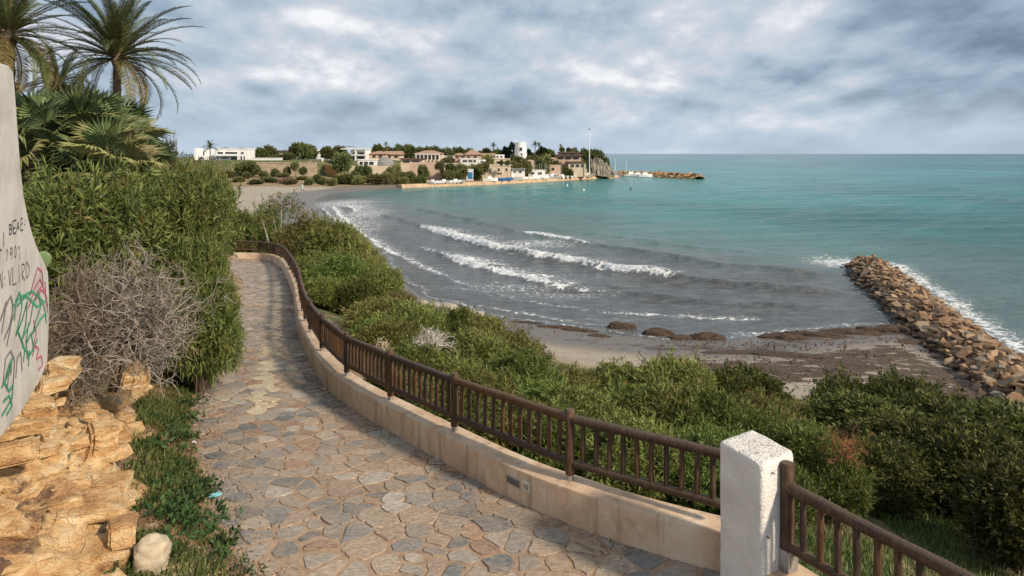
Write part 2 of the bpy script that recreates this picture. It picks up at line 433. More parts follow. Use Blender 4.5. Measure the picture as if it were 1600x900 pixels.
VF_PD = [(300, 222), (420, 228), (520, 232), (580, 240), (640, 254), (700, 266), (760, 277), (840, 304), (900, 328), (960, 357)]
VF = np.array([[-320, 226]] + [[(px - PX0) / F * dd, dd] for px, dd in VF_PD] + [[60, 378], [74, 432], [-300, 620]])
ROCK_E = np.array([(-3.2, 3.0), (-3.75, 5.5), (-4.0, 7.0), (-4.5, 8.0), (-5.1, 9.0), (-5.7, 10.3), (-6.6, 12), (-7.7, 14.2), (-8.8, 16.5)])   # foot of the sandstone ledge

def terrain(X, Y, full=False):
    dw, sw, zwv = poly_dist(X, Y, R_ter, zp(R_ter[:, 1]))
    dl, sl, zlv = poly_dist(X, Y, L_ter, zp(L_ter[:, 1]))
    ds, ss, _ = poly_dist(X, Y, SH)
    db, sb, _ = poly_dist(X, Y, BB)
    dv, sv, _ = poly_dist(X, Y, VF)
    s = ds * ss
    beach = np.where(s > 0, np.minimum(0.05 * s, 1.5), np.maximum(0.06 * s, -2.5))
    beach = beach + 0.10 * fbm(X * 0.25, Y * 0.25, 3) * sstep(3, 12, s)
    inland = sb > 0
    w = np.where(inland, db / (dw + db + 1e-6), 0)
    sea_side = sw > 0
    hill = beach + (zwv - 0.12 - beach) * np.power(w, 1.45) + np.where(inland, 1, 0) * 0.5 * fbm(X * .3, Y * .3, 9) * np.minimum(w * 4, 1) * sstep(0.3, 3, dw)
    left = sl < 0
    bank = zlv + 0.06 + 0.35 * sstep(0.0, 1.0, dl) + 1.6 * sstep(0.8, 3.5, dl) + 2.6 * sstep(4, 16, dl) + 0.5 * fbm(X * .5, Y * .5, 5) * sstep(.2, 2, dl)
    bank = np.where(Y < 17, zlv - .35 + (bank - zlv + .35) * sstep(13.5, 16.5, Y), bank)
    onp = np.where(left, bank, zp(Y) - 0.10)
    land = np.where(sea_side, np.where(inland, hill, beach), onp)
    # village shore and headland (left of the direction of travel)
    dvi = np.where(sv < 0, dv, 0)
    step = 1.2 + 2.4 * sstep(0, 24, dvi) + 5.9 * sstep(35, 39, dvi)
    soft = 1.2 + .9 * sstep(10, 28, dvi) + 7.0 * sstep(26, 56, dvi)
    head = 1.2 + 12.0 * sstep(13, 34, dvi)
    k = sstep(-75, -66, X); k2 = sstep(22, 36, X)
    vil = (step * (1 - k) + soft * k) * (1 - k2) + head * k2
    vil = vil + 0.006 * dvi + 0.8 * fbm(X * .08, Y * .08, 21) * sstep(2, 10, dvi)
    Z = np.where((sv < 0) & (Y > 150), np.maximum(vil, beach), np.where(Y > 150, np.where(inland & (Y < 240), land, beach), land))
    if full: return Z, s, db * sb, dw * sw, dl * sl, dvi
    return Z
def tz(x, y): return float(terrain(np.array([x], float), np.array([y], float))[0])

# ------------------------------------------------------------------ ground
def _ground(t, p):
    n = t.noise(t.pos, 0.9, 7, 0.62); n2 = t.noise(t.pos, 7, 6, 0.65); n3 = t.noise(t.pos, 0.22, 4)
    sand = t.ramp(n, [(0.3, (0.27, 0.225, 0.17)), (0.6, (0.365, 0.315, 0.25)), (0.8, (0.42, 0.36, 0.285))])
    wet = attr(t, 'wet', True)
    wm = t.smooth(t.math('ADD', wet, t.math('MULTIPLY', t.math('SUBTRACT', n, 0.5), 0.7)), 0.3, 0.75)
    sand = t.mix(wm, sand, (0.155, 0.135, 0.115))
    weed = attr(t, 'weed', True)
    wn = t.noise(t.mapping(t.pos, (1.0, 2.4, 1), rot=(0, 0, 0.12)), 0.75, 9, 0.74, 0.6)
    wd = t.smooth(t.math('ADD', weed, t.math('MULTIPLY', t.math('SUBTRACT', wn, 0.5), 2.6)), 0.46, 0.62)
    wc = t.ramp(n2, [(0.3, (0.04, 0.027, 0.02)), (0.6, (0.10, 0.066, 0.045)), (0.8, (0.19, 0.13, 0.088))])
    c = t.mix(wd, sand, wc)
    soil = t.ramp(t.noise(t.pos, 3.0, 7, 0.66), [(0.3, (0.17, 0.105, 0.06)), (0.55, (0.36, 0.245, 0.15)), (0.75, (0.50, 0.39, 0.26))])
    c = t.mix(attr(t, 'soil', True), c, soil)
    gr = attr(t, 'grass', True)
    gm = t.smooth(t.math('ADD', gr, t.math('MULTIPLY', t.math('SUBTRACT', t.noise(t.pos, 1.5, 6, 0.65), 0.5), 1.5)), 0.4, 0.65)
    gc = t.ramp(n2, [(0.3, (0.03, 0.048, 0.014)), (0.6, (0.075, 0.10, 0.03)), (0.8, (0.15, 0.15, 0.065))])
    c = t.mix(gm, c, gc)
    rough = t.math('SUBTRACT', 0.92, t.math('MULTIPLY', wm, 0.52))
    setp(t, p, base=c, rough=rough, spec=0.4, normal=t.bump(t.math('ADD', t.math('ADD', n2, t.math('MULTIPLY', wd, 0.8)), t.noise(t.pos, 30, 4)), 0.55, 0.07))
M['ground'] = mat('ground', _ground)
def ground_grid(name, xs, ys, far):
    X, Y = np.meshgrid(xs, ys); Z, s, sb, dw, dl, dvi = terrain(X, Y, True)
    ny, nx = X.shape
    wet = sstep(9, 1.5, s)
    px = PX0 + X / np.maximum(Y, 1) * F
    weed = np.where((s > -2) & (s < 20), (.45 * sstep(-1, 1.0, s) * sstep(4, 2, s) + sstep(4.0, 6.5, s) * sstep(12.5, 8.5, s)), 0) * (0.10 + 0.66 * sstep(5, 12, X) * sstep(75, 55, Y))
    weed += 0.35 * np.exp(-((s - 3.0) / 1.2) ** 2) * sstep(-10, 4, X) * (Y < 70)
    hillm = np.where((sb > 0), sstep(0, 4, sb), 0) * (Y < 240)
    left = dl < 0
    soil = np.where(left & (Y < 150), 1.0, hillm)
    grass = np.where(left & (Y < 150), 0.40, hillm * 0.62)
    bare = np.exp(-(((X + 5.6) / 1.7) ** 2 + ((Y - 22.5) / 4.0) ** 2))
    grass = grass - 1.3 * bare
    vm = sstep(0, 5, dvi)
    grass = np.where(dvi > 0, 0.44 + 0.2 * sstep(20, 40, dvi), grass); soil = np.where(dvi > 0, vm, soil)
    wet = np.where(far, sstep(20, 3, s), wet)
    idx = np.arange(nx * ny).reshape(ny, nx)
    Q = np.stack([idx[:-1, :-1], idx[:-1, 1:], idx[1:, 1:], idx[1:, :-1]], -1).reshape(-1, 4)
    keep = (Z.ravel()[Q] > -1.6).any(1)
    me = np_mesh(name, np.stack([X, Y, Z], -1).reshape(-1, 3), Q[keep], attrs={'wet': wet, 'weed': weed, 'soil': soil, 'grass': grass}, smooth=True)
    return tag(link(name, me, M['ground']), 'sandy beach and scrubby hillside below the walkway' if not far else 'low sandy shore and headland across the bay', kind='structure')
ground_grid('ground', np.arange(-45, 75.1, 0.32), np.arange(-3, 112.3, 0.32), False)
ground_grid('far_shore', np.arange(-330, 95.1, 1.3), np.arange(112, 640.1, 1.3), True)

# ------------------------------------------------------------------ sea
WAVES = [  # crest line in photo pixels, height, front width, back width, foam by px along the crest, wash behind
    dict(p=[(600, 318), (680, 332), (770, 353), (830, 366), (880, 375), (950, 386), (1050, 402), (1150, 416), (1330, 432)], A=.60, f=.8, b=2.4, foam=[(800, 0), (836, .9), (884, .9), (920, .4), (960, 0)], wash=2.0),
    dict(p=[(560, 332), (620, 342), (660, 355), (700, 369), (760, 385), (830, 400), (870, 406), (900, 411), (960, 423), (1050, 435), (1200, 449), (1350, 459)], A=.75, f=.65, b=2.0, foam=[(640, 0), (670, .7), (700, 1), (860, 1), (890, .8), (930, .75), (950, 1), (1040, 1), (1075, 0)], wash=6.5),
    dict(p=[(560, 352), (600, 368), (650, 385), (710, 404), (760, 420), (830, 437), (870, 447), (950, 457), (1050, 468), (1150, 476), (1370, 482)], A=.55, f=.6, b=1.7, foam=[(640, 0), (700, .8), (715, 1), (800, .9), (880, .7), (930, .35), (980, 0)], wash=4.5),
    dict(p=[(520, 322), (550, 350), (580, 372), (620, 396), (660, 415), (700, 432), (760, 453), (850, 476), (950, 488), (1050, 494), (1150, 498), (1230, 494)], A=.16, f=.6, b=1.4, foam=[(520, .85), (600, .75), (690, .5), (760, .36), (950, .34), (1080, .52), (1170, .5), (1230, .1)], wash=2.2),
    dict(p=[(700, 470), (800, 486), (900, 503), (1000, 514), (1100, 522)], A=.03, f=.5, b=.8, foam=[(700, .4), (800, .5), (900, .35), (1100, .2)], wash=1.0),
    dict(p=[(545, 306), (540, 316), (556, 330), (590, 345)], A=.25, f=1.2, b=3, foam=[(540, .9), (590, .3)], wash=9),
    dict(p=[(505, 308), (502, 322), (520, 338), (545, 356)], A=.08, f=1.2, b=3, foam=[(500, .9), (545, .8)], wash=10),
    dict(p=[(1180, 502), (1260, 497), (1340, 492), (1400, 488)], A=.08, f=.6, b=1.4, foam=[(1180, .1), (1300, .1), (1400, .1)], wash=.5),
    dict(p=[(850, 441), (950, 446), (1100, 456), (1250, 466), (1365, 470)], A=.22, f=.6, b=1.4, foam=[(850, 0), (1365, 0)], wash=1),
    dict(p=[(620, 352), (720, 378), (800, 398), (900, 420), (1000, 436), (1150, 452)], A=.16, f=.5, b=1.3, foam=[(620, .1), (760, .3), (830, .25), (900, 0)], wash=2),
    dict(p=[(700, 340), (820, 352), (950, 368), (1100, 388), (1250, 402)], A=.22, f=.7, b=2.0, foam=[(700, 0), (1250, 0)], wash=2),
    dict(p=[(600, 350), (680, 382), (740, 404), (800, 422), (880, 440)], A=.12, f=.5, b=1.2, foam=[(600, .2), (740, .3), (880, .1)], wash=3),
    dict(p=[(760, 437), (850, 458), (950, 470), (1080, 480), (1200, 486), (1380, 488)], A=.16, f=.5, b=1.3, foam=[(760, .3), (860, .36), (960, .1), (1380, 0)], wash=2),
    dict(p=[(780, 362), (900, 384), (1000, 398), (1100, 412)], A=.18, f=.6, b=1.6, foam=[(780, 0), (1100, 0)], wash=1),
]
GRO_C = [(on_z(px, py, .8).x, on_z(px, py, .8).y) for px, py in ((1352, 404), (1400, 444), (1450, 485), (1522, 540), (1610, 606))]
GRO = smooth_poly(resample(np.array(GRO_C), 0.5), 6)
def sea():
    ang = np.radians(np.linspace(-57, 50, 640))
    d = list(np.arange(40, 66, 0.19)) + list(np.arange(66, 112, 0.26)) + list(np.arange(112, 150, .5))
    st = 0.7
    while d[-1] < 42000: d.append(d[-1] + st); st *= 1.035
    ys = np.array(d)
    X = np.tan(ang)[None, :] * ys[:, None]; Y = np.repeat(ys[:, None], len(ang), 1)
    near = Y < 420
    Z = np.zeros_like(X); foam = np.zeros_like(X)
    rows = np.where(ys < 420)[0]; r = slice(0, rows[-1] + 1)
    x = X[r]; y = Y[r]
    ds, ss, _ = poly_dist(x, y, SH); off = -ds * ss                # metres offshore
    dg, sg, _ = poly_dist(x, y, GRO)
    damp = sstep(1, 16, off)
    wob = fbm(x * .11, y * .11, 31) * 2.2 + fbm(x * .5, y * .5, 38) * .7
    z = np.zeros_like(x); fo = np.zeros_like(x)
    lee = 1 - sstep(-4, 6, x - np.interp(y, GRO[::-1, 1], GRO[::-1, 0]))   # the breakers stop at the groyne
    for wv in WAVES:
        P = np.array([list(on_z(*q))[:2] for q in wv['p']]); pv = np.array([q[0] for q in wv['p']], float)
        PP = smooth_poly(resample(np.c_[P, pv], 1.0), 10)[::2]
        rr = np.where((ys[r] > PP[:, 1].min() - 14) & (ys[r] < PP[:, 1].max() + 22))[0]; rr = slice(rr[0], rr[-1] + 1)
        dd = np.full(x.shape, 99.0); sd = np.ones(x.shape); v = np.zeros(x.shape)
        dd[rr], sd[rr], v[rr] = poly_dist(x[rr], y[rr], PP[:, :2], PP[:, 2])
        s = dd * sd + wob * .55 + .9 * fbm(x * .9, y * .9, 101, 4)                                   # + towards the shore
        inside = (v > pv[0] + 1) & (v < pv[-1] - 1)
        ends = sstep(pv[0], pv[0] + 60, v) * sstep(pv[-1], pv[-1] - 90, v)
        fi_pre = np.interp(v, [q_[0] for q_ in wv['foam']], [q_[1] for q_ in wv['foam']])
        amp = wv['A'] * ends * (0.72 + 0.9 * fbm(x * .06, y * .06, 77) + .3 * vnoise(v * .02, v * 0, 3))
        fl_ = np.clip(fi_pre, 0, 1); amp = amp * (.62 + .38 * fl_)
        z += amp * np.where(s > 0, np.exp(-(s / wv['f']) ** 2), np.exp(-(s / wv['b']) ** 2))
        z -= amp * .22 * np.exp(-((s - 2.2) / 1.6) ** 2)
        fq = wv['foam']; fi = np.interp(v, [a for a, _ in fq], [b for _, b in fq]) * np.where(inside, 1, 0) * lee * (.62 + .62 * vnoise(v * .06, v * 0 + wv['A'] * 9, 5))
        fo = np.maximum(fo, fi * np.exp(-((s - .25) / (.30 + .14 * fi + .22 * vnoise(v * .15, v * 0, 12))) ** 2) * 1.25)
        fo = np.maximum(fo, fi * .72 * np.where(s < 0, np.exp(-(-s / wv['wash']) ** 1.4), np.exp(-(s / 1.0) ** 2)))
    z *= sstep(-2, 10, off) * .9 + .1
    for lam, ph, a, th in ((9, .3, .07, -.25), (5.3, 1.1, .045, -.1), (3.1, 2.0, .03, -.42), (14, .8, .08, -.05)):
        z += a * np.sin((x * math.sin(th) + y * math.cos(th)) * 2 * math.pi / lam + ph + 5 * fbm(x * .04, y * .04, int(lam))) * damp
    z += .12 * fbm(x * .6, y * .9, 51, 3) * damp
    z += 0.012
    # foam round the groyne tip, its seaward side, and swash along the beach
    tip = GRO[0]
    g1 = np.exp(-(((x - tip[0] + 1.0) / 5.0) ** 2 + ((y - tip[1] - 2.0) / 6.0) ** 2)) * .80
    side = np.where(sg < 0, np.exp(-np.abs(dg - 3.6) / 1.7), 0) * .72 * sstep(36, 44, y)
    inner = np.where(sg > 0, np.exp(-np.abs(dg - 2.9) / .6), 0) * .40
    fo = np.maximum(fo, np.maximum(g1, np.maximum(side, inner)))
    for px, py, rx, ry, a in ((535, 318, 11, 22, .60), (565, 335, 8, 20, .56), (560, 360, 6, 10, .5), (600, 420, 8, 6, .3), (640, 415, 7, 5, .30), (790, 450, 9, 3.5, .42), (870, 462, 8, 3, .40), (950, 500, 6, 2, .30), (830, 380, 11, 7, .5), (1150, 497, 5, 1.5, .35), (1200, 523, 4, 1.2, .5), (580, 395, 6, 6, .35), (1290, 405, 9, 6, .32)):
        c = on_z(px, py); fo = np.maximum(fo, a * np.exp(-(((x - c.x) / rx) ** 2 + ((y - c.y) / ry) ** 2)))
    edge = np.exp(-((off - .6 + fbm(x * .3, y * .3, 61) * 2) / .5) ** 2) * .42 * (y < 130)
    fo = np.maximum(fo, edge)
    chop = sstep(60, 140, off) * sstep(0.17, 0.30, fbm(x * .05, y * .16, 91)) * .32
    fo = np.maximum(fo, chop)
    Z[r] = z; foam[r] = fo
    # how stirred-up (brown with sea-grass litter) the water is
    MK = np.array([list(on_z(*q))[:2] for q in ((470, 296), (555, 308), (620, 330), (690, 346), (770, 362), (880, 378), (960, 389), (1050, 403), (1200, 418), (1332, 428), (1362, 430), (1420, 470), (1470, 520), (1530, 575), (1590, 640), (1650, 760))])
    dm, sm, _ = poly_dist(X[r], Y[r], MK); far1 = np.full(X.shape, -200.0); far1[r] = dm * sm + (7 * fbm(x * .045, y * .045, 41) + 3 * fbm(x * .2, y * .3, 43)) * sstep(0, 5, dg); ms = far1
    murk = sstep(-16, 9, ms) * (Y < 420)
    shal = sstep(-60, 0, ms) * (Y < 420)
    # colour of the water body: turquoise bands, with cloud shadows painted in as dark stripes
    bands = fbm(X * .006, Y * .0045, 15, 4) + .7 * fbm(X * .03, Y * .022, 19, 3)
    idx = np.arange(X.size).reshape(X.shape)
    Q = np.stack([idx[:-1, :-1], idx[:-1, 1:], idx[1:, 1:], idx[1:, :-1]], -1).reshape(-1, 4)
    me = np_mesh('sea', np.stack([X, Y, Z], -1).reshape(-1, 3), Q, attrs={'foam': foam, 'murk': murk, 'shal': shal, 'bands': bands, 'off': np.log10(Y)}, smooth=True)
    return me
def _sea(t, p):
    lo = attr(t, 'off', True); bands = attr(t, 'bands', True); murk = attr(t, 'murk', True); shal = attr(t, 'shal', True); foam = attr(t, 'foam', True)
    c = t.ramp(t.smooth(lo, 1.7, 3.9), [(0.0, (0.040, 0.120, 0.118)), (0.18, (0.040, 0.150, 0.150)), (0.42, (0.018, 0.185, 0.198)), (0.68, (0.008, 0.130, 0.160)), (1.0, (0.004, 0.075, 0.115))])
    c = t.mix(t.smooth(bands, -0.05, 0.16, 0, 0.62), c, (0.012, 0.082, 0.10))  # dark stripes: cloud shadow put into the water colour
    c = t.mix(t.smooth(bands, -0.04, -0.22, 0, 0.55), c, (0.05, 0.235, 0.235))
    c = t.mix(t.math('MULTIPLY', shal, 0.70), c, (0.125, 0.165, 0.155))
    mn = t.noise(t.mapping(t.pos, (.5, 1.0, 1)), 1.2, 6, .65)
    mc = t.ramp(mn, [(0.35, (0.058, 0.059, 0.064)), (0.65, (0.130, 0.130, 0.136))])
    c = t.mix(t.math('MULTIPLY', murk, 0.93), c, mc)
    # lacy foam: cells broken up by the mask
    warp = t.n('ShaderNodeTexNoise', ins={'Vector': t.pos, 'Scale': 0.8, 'Detail': 4.0}).outputs['Color']
    wv = t.n('ShaderNodeVectorMath', operation='MULTIPLY_ADD', ins={0: warp, 1: (1.6, 1.6, 0), 2: t.pos}).outputs[0]
    lace = t.vor(wv, 1.05, 'DISTANCE_TO_EDGE'); lace2 = t.vor(wv, 2.6, 'DISTANCE_TO_EDGE')
    ln = t.math('SUBTRACT', t.math('SUBTRACT', 0.55, t.math('MULTIPLY', lace, 1.5)), t.math('MULTIPLY', lace2, 1.1))
    br = t.math('ADD', t.math('MULTIPLY', ln, 0.85), t.math('MULTIPLY', t.noise(t.pos, 1.9, 7, .7), 0.58))
    fm = t.math('ADD', foam, t.math('MULTIPLY', t.math('SUBTRACT', br, 0.56), 1.35))
    fm = t.math('MULTIPLY', t.smooth(fm, 0.40, 0.70), t.smooth(foam, 0.06, 0.22))
    c = t.mix(t.math('MULTIPLY', t.smooth(foam, 0.15, 0.8), 0.34), c, (0.42, 0.43, 0.44))
    c = t.mix(t.math('MULTIPLY', fm, 0.92), c, (0.72, 0.73, 0.73))
    r1 = t.noise(t.mapping(t.pos, (.45, 1, 1)), .35, 6, .62); r2 = t.noise(t.mapping(t.pos, (.6, 1, 1)), 2.6, 5, .62)
    nb = t.bump(r1, 0.65, 1.3); nb = t.bump(r2, 0.75, 0.24, nb)
    setp(t, p, base=c, rough=t.math('MULTIPLY_ADD', fm, 0.5, 0.16), spec=t.math('MULTIPLY_ADD', fm, -0.1, t.math('MULTIPLY_ADD', murk, 0.23, 0.09)), ior=1.33, normal=nb)
M['sea'] = mat('sea water', _sea)
tag(link('sea', sea(), M['sea']), 'turquoise sea with breakers turning brown near the beach', kind='structure')

# ------------------------------------------------------------------ paved path
def in_path(x, y, grow=0.0):
    a, sa, _ = poly_dist(x, y, R_all, None); b, sb_, _ = poly_dist(x, y, Lw, None)
    return (a * sa < -0.10 + grow) & (b * sb_ > -0.05 + -grow)
pts_x = np.concatenate([R_all[:, 0]]); 
path = None
def build_path():
    # mortar bed: a sheet between the two edges
    n = 260
    def rs(P):
        Lc = np.r_[0, np.cumsum(np.linalg.norm(np.diff(P, axis=0), axis=1))]
        s = np.linspace(0, Lc[-1], n); return np.stack([np.interp(s, Lc, P[:, 0]), np.interp(s, Lc, P[:, 1])], 1)
    A = rs(R_all); B = rs(Lw)
    k = 9
    T = np.linspace(-0.05, 1.08, k)
    V = A[:, None, :] * (1 - T)[None, :, None] + B[:, None, :] * T[None, :, None]
    Z = zp(V[..., 1]) - .004 + 0.02 * fbm(V[..., 0] * 1.3, V[..., 1] * 1.3, 8)
    P = np.concatenate([V, Z[..., None]], -1).reshape(-1, 3)
    idx = np.arange(n * k).reshape(n, k)
    Q = np.stack([idx[:-1, :-1], idx[:-1, 1:], idx[1:, 1:], idx[1:, :-1]], -1).reshape(-1, 4)
    o = link('path', np_mesh('path', P, Q, smooth=True), M['mortar'])
    tag(o, 'crazy-paved stone walkway curving down the hillside', kind='structure')
    # stones: irregular cells
    rng = np.random.default_rng(11)
    pts = []; grid = {}
    cand_n = 46000
    X = rng.uniform(-27, 5.2, cand_n); Y = rng.uniform(3.6, 51, cand_n)
    ok = in_path(X, Y, 0.12); X = X[ok]; Y = Y[ok]
    for x, y in zip(X, Y):
        r = rng.choice([.12, .18, .26, .36], p=[.22, .30, .30, .18])
        if y > 24: r *= 1.15
        gx, gy = int(x // .5), int(y // .5); good = True
        for i in range(gx - 1, gx + 2):
            for j in range(gy - 1, gy + 2):
                for (qx, qy, qr) in grid.get((i, j), ()):
                    if (qx - x) ** 2 + (qy - y) ** 2 < (max(r, qr) * .5 + min(r, qr) * .5) ** 2 * 1.05: good = False; break
                if not good: break
            if not good: break
        if good: grid.setdefault((gx, gy), []).append((x, y, r)); pts.append((x, y))
    P = np.array(pts)
    line = np.array([on_path(434, 440), on_path(430, 470), on_path(427, 530), on_path(422, 580), on_path(412, 640)])
    dline, _, _ = poly_dist(P[:, 0], P[:, 1], line)
    pal = [((.40, .32, .245), .24), ((.38, .275, .20), .15), ((.30, .275, .25), .17), ((.145, .168, .19), .17), ((.45, .41, .355), .13), ((.35, .20, .125), .08), ((.215, .21, .205), .08)]
    pc = np.array([c for c, _ in pal]); pc = pc * .72 + np.array((.325, .27, .215)) * .28; pw = np.array([w for _, w in pal]); pw = pw / pw.sum()
    stones = []
    for i in range(len(P)):
        d2 = ((P - P[i]) ** 2).sum(1); nb = np.argsort(d2)[1:19]
        poly = [(P[i][0] + .45 * a, P[i][1] + .45 * b) for a, b in ((-1, -1), (1, -1), (1, 1), (-1, 1))]
        g = rng.uniform(.002, .009) + .030 * float(sstep(.47, .70, vnoise(P[i:i+1, 0] * .8 + 3, P[i:i+1, 1] * .8, 14) + .22 * sstep(-2.0, .8, P[i:i+1, 0]))[0]) * rng.uniform(.4, 1)
        for j in nb:
            mx, my = (P[i] + P[j]) / 2; nx, ny = P[j] - P[i]; ln = math.hypot(nx, ny); nx /= ln; ny /= ln
            mx -= nx * g; my -= ny * g
            out = []
            for q in range(len(poly)):
                a, b = poly[q], poly[(q + 1) % len(poly)]
                da = (a[0] - mx) * nx + (a[1] - my) * ny; db_ = (b[0] - mx) * nx + (b[1] - my) * ny
                if da <= 0: out.append(a)
                if (da < 0) != (db_ < 0):
                    tt = da / (da - db_); out.append((a[0] + (b[0] - a[0]) * tt, a[1] + (b[1] - a[1]) * tt))
            poly = out
            if len(poly) < 3: break
        if len(poly) < 3: continue
        # corner-cut with uneven edges
        new = []
        for q in range(len(poly)):
            a, b = poly[q], poly[(q + 1) % len(poly)]; ln = math.hypot(b[0] - a[0], b[1] - a[1])
            if ln < .035: new.append(((a[0] + b[0]) / 2, (a[1] + b[1]) / 2)); continue
            c = min(.22, .03 / ln + rng.uniform(0, .1))
            ex, ey = -(b[1] - a[1]) / ln, (b[0] - a[0]) / ln
            for tt in ((c, .5, 1 - c) if ln > .2 else (c, 1 - c)):
                jj = rng.normal(0, .012)
                new.append((a[0] + (b[0] - a[0]) * tt + ex * jj, a[1] + (b[1] - a[1]) * tt + ey * jj))
        if len(new) < 5: continue
        col = pc[rng.choice(len(pal), p=pw)] * rng.uniform(.68, 1.02)
        if dline[i] < .17: col = np.array((.50, .42, .29)) * rng.uniform(.9, 1.1)
        stones.append((P[i], new, col, rng.uniform(.004, .012), rng.normal(0, .009), rng.normal(0, .009)))
    def stone_mesh(mb, st, origin):
        (cx, cy), ring, col, h, tx, ty = st
        v = []; n_ = len(ring)
        for k_, (z0, ins) in enumerate(((-.03, 1.0), (h, .965))):
            for (x, y) in ring:
                X_, Y_ = cx + (x - cx) * ins, cy + (y - cy) * ins
                v.append((X_ - origin[0], Y_ - origin[1], float(zp(Y_)) + z0 + (X_ - cx) * tx + (Y_ - cy) * ty - origin[2]))
        f = [tuple(range(n_, 2 * n_))] + [(q, (q + 1) % n_, n_ + (q + 1) % n_, n_ + q) for q in range(n_)]
        mb.add(v, f, tuple(col))
    stones.sort(key=lambda s_: s_[0][1] if (s_[0][1] > 6.8 and abs(s_[0][0]) < s_[0][1] * .78) else 99)
    for st in stones[:298]:
        org = (st[0][0], st[0][1], float(zp(st[0][1])))
        mb = MB(); stone_mesh(mb, st, org); mb.build('flagstone', M['stone'], o, colattr=True, loc=org)
    mb = MB()
    for st in stones[298:]: stone_mesh(mb, st, (0, 0, 0))
    tag(mb.build('distant_flagstones', M['stone'], o, colattr=True), kind='stuff')
    print('stones', len(stones))
    return o
path = build_path()

# ------------------------------------------------------------------ low wall, fence, pillar
WALL_T, WALL_H = 0.38, 0.44
def normals(P):
    T = np.gradient(P, axis=0); T /= np.linalg.norm(T, axis=1)[:, None]
    return np.stack([T[:, 1], -T[:, 0]], 1)                       # right of travel = sea side
RN = normals(Rw)
def sweep_wall(name, P, N, zf, prof, m, parent=None, smooth=True):
    n = len(P); k = len(prof); V = []
    for i in range(n):
        z = float(zf[i])
        for (o_, h_) in prof: V.append((P[i][0] + N[i][0] * o_, P[i][1] + N[i][1] * o_, z + h_))
    idx = np.arange(n * k).reshape(n, k)
    f = []
    for i in range(n - 1):
        for j in range(k - 1): f.append((idx[i, j], idx[i + 1, j], idx[i + 1, j + 1], idx[i, j + 1]))
    f.append(tuple(idx[0, ::-1])); f.append(tuple(idx[-1]))
    mb = MB(); mb.add(V, f); return mb.build(name, m, parent, smooth=smooth)
low_wall = empty('low_wall', (float(Rw[0][0]), float(Rw[0][1]), float(zp(Rw[0][1]))), 0, 'long curving tan rendered kerb wall carrying the timber fence', 'wall')
prof = [(0, -.35), (0, WALL_H - .025), (.008, WALL_H - .007), (.025, WALL_H), (WALL_T - .02, WALL_H), (WALL_T, WALL_H - .02), (WALL_T, -1.0)]
def keep_world(o, parent):
    o.parent = parent; o.matrix_parent_inverse = Matrix.Translation(-parent.location) if not parent.rotation_euler.z else (Matrix.Translation(parent.location) @ parent.rotation_euler.to_matrix().to_4x4()).inverted()
    return o
wob = np.array([[0.012 * (vnoise(np.array([i * .07]), np.array([0.0]), 4)[0] - .5)] for i in range(len(Rw))])
Pw = Rw + RN * wob; Pw = np.vstack([Pw[:1] + (Pw[:1] - Pw[3:4]) / np.linalg.norm(Pw[0] - Pw[3]) * .24, Pw])   # runs into the pillar
keep_world(sweep_wall('wall_body', Pw, np.vstack([RN[:1], RN]), zp(Pw[:, 1]), prof, M['wall']), low_wall)
ARC = np.r_[0, np.cumsum(np.linalg.norm(np.diff(Rw, axis=0), axis=1))]
def on_wall(s, off=0.0):
    x = np.interp(s, ARC, Rw[:, 0]); y = np.interp(s, ARC, Rw[:, 1]); nx = np.interp(s, ARC, RN[:, 0]); ny = np.interp(s, ARC, RN[:, 1])
    l = math.hypot(nx, ny); return x + nx / l * off, y + ny / l * off, nx / l, ny / l
def s_of_px(px, off):
    best = None
    for s in np.arange(0, 24, .02):
        x, y, _, _ = on_wall(s, off); e = abs(PX0 + x / y * F - px)
        if best is None or e < best[0]: best = (e, s)
    return best[1]
# electric boxes let into the wall face
for nm, px, w_, h_, mt, z_ in (('junction_box', 803, .26, .105, M['steel'], .26), ('socket_plate', 824, .125, .125, M['offwhite'], .265)):
    s = s_of_px(px, 0); x, y, nx, ny = on_wall(s)
    mb = MB(); mb.box(-w_ / 2, w_ / 2, -.018, .03, -h_ / 2, h_ / 2)
    b = mb.build(nm, mt, None, bevel=.004); b.location = (x, y, float(zp(y)) + z_); b.rotation_euler = (0, 0, math.atan2(nx, ny) * -1)
    mb = MB()
    if nm == 'junction_box': mb.box(-w_ / 2 + .016, w_ / 2 - .016, -.024, -.0185, -h_ / 2 + .016, h_ / 2 - .016)
    else: mb.box(-.042, -.006, -.022, -.0185, -.035, .035).box(.006, .042, -.022, -.0185, -.035, .035)
    c = mb.build('box_lid' if nm == 'junction_box' else 'socket_cover', M['darkgrey'] if nm == 'junction_box' else M['steel'], b)
    loc = b.location.copy(); b.parent = low_wall; b.matrix_parent_inverse = Matrix.Translation(-low_wall.location)
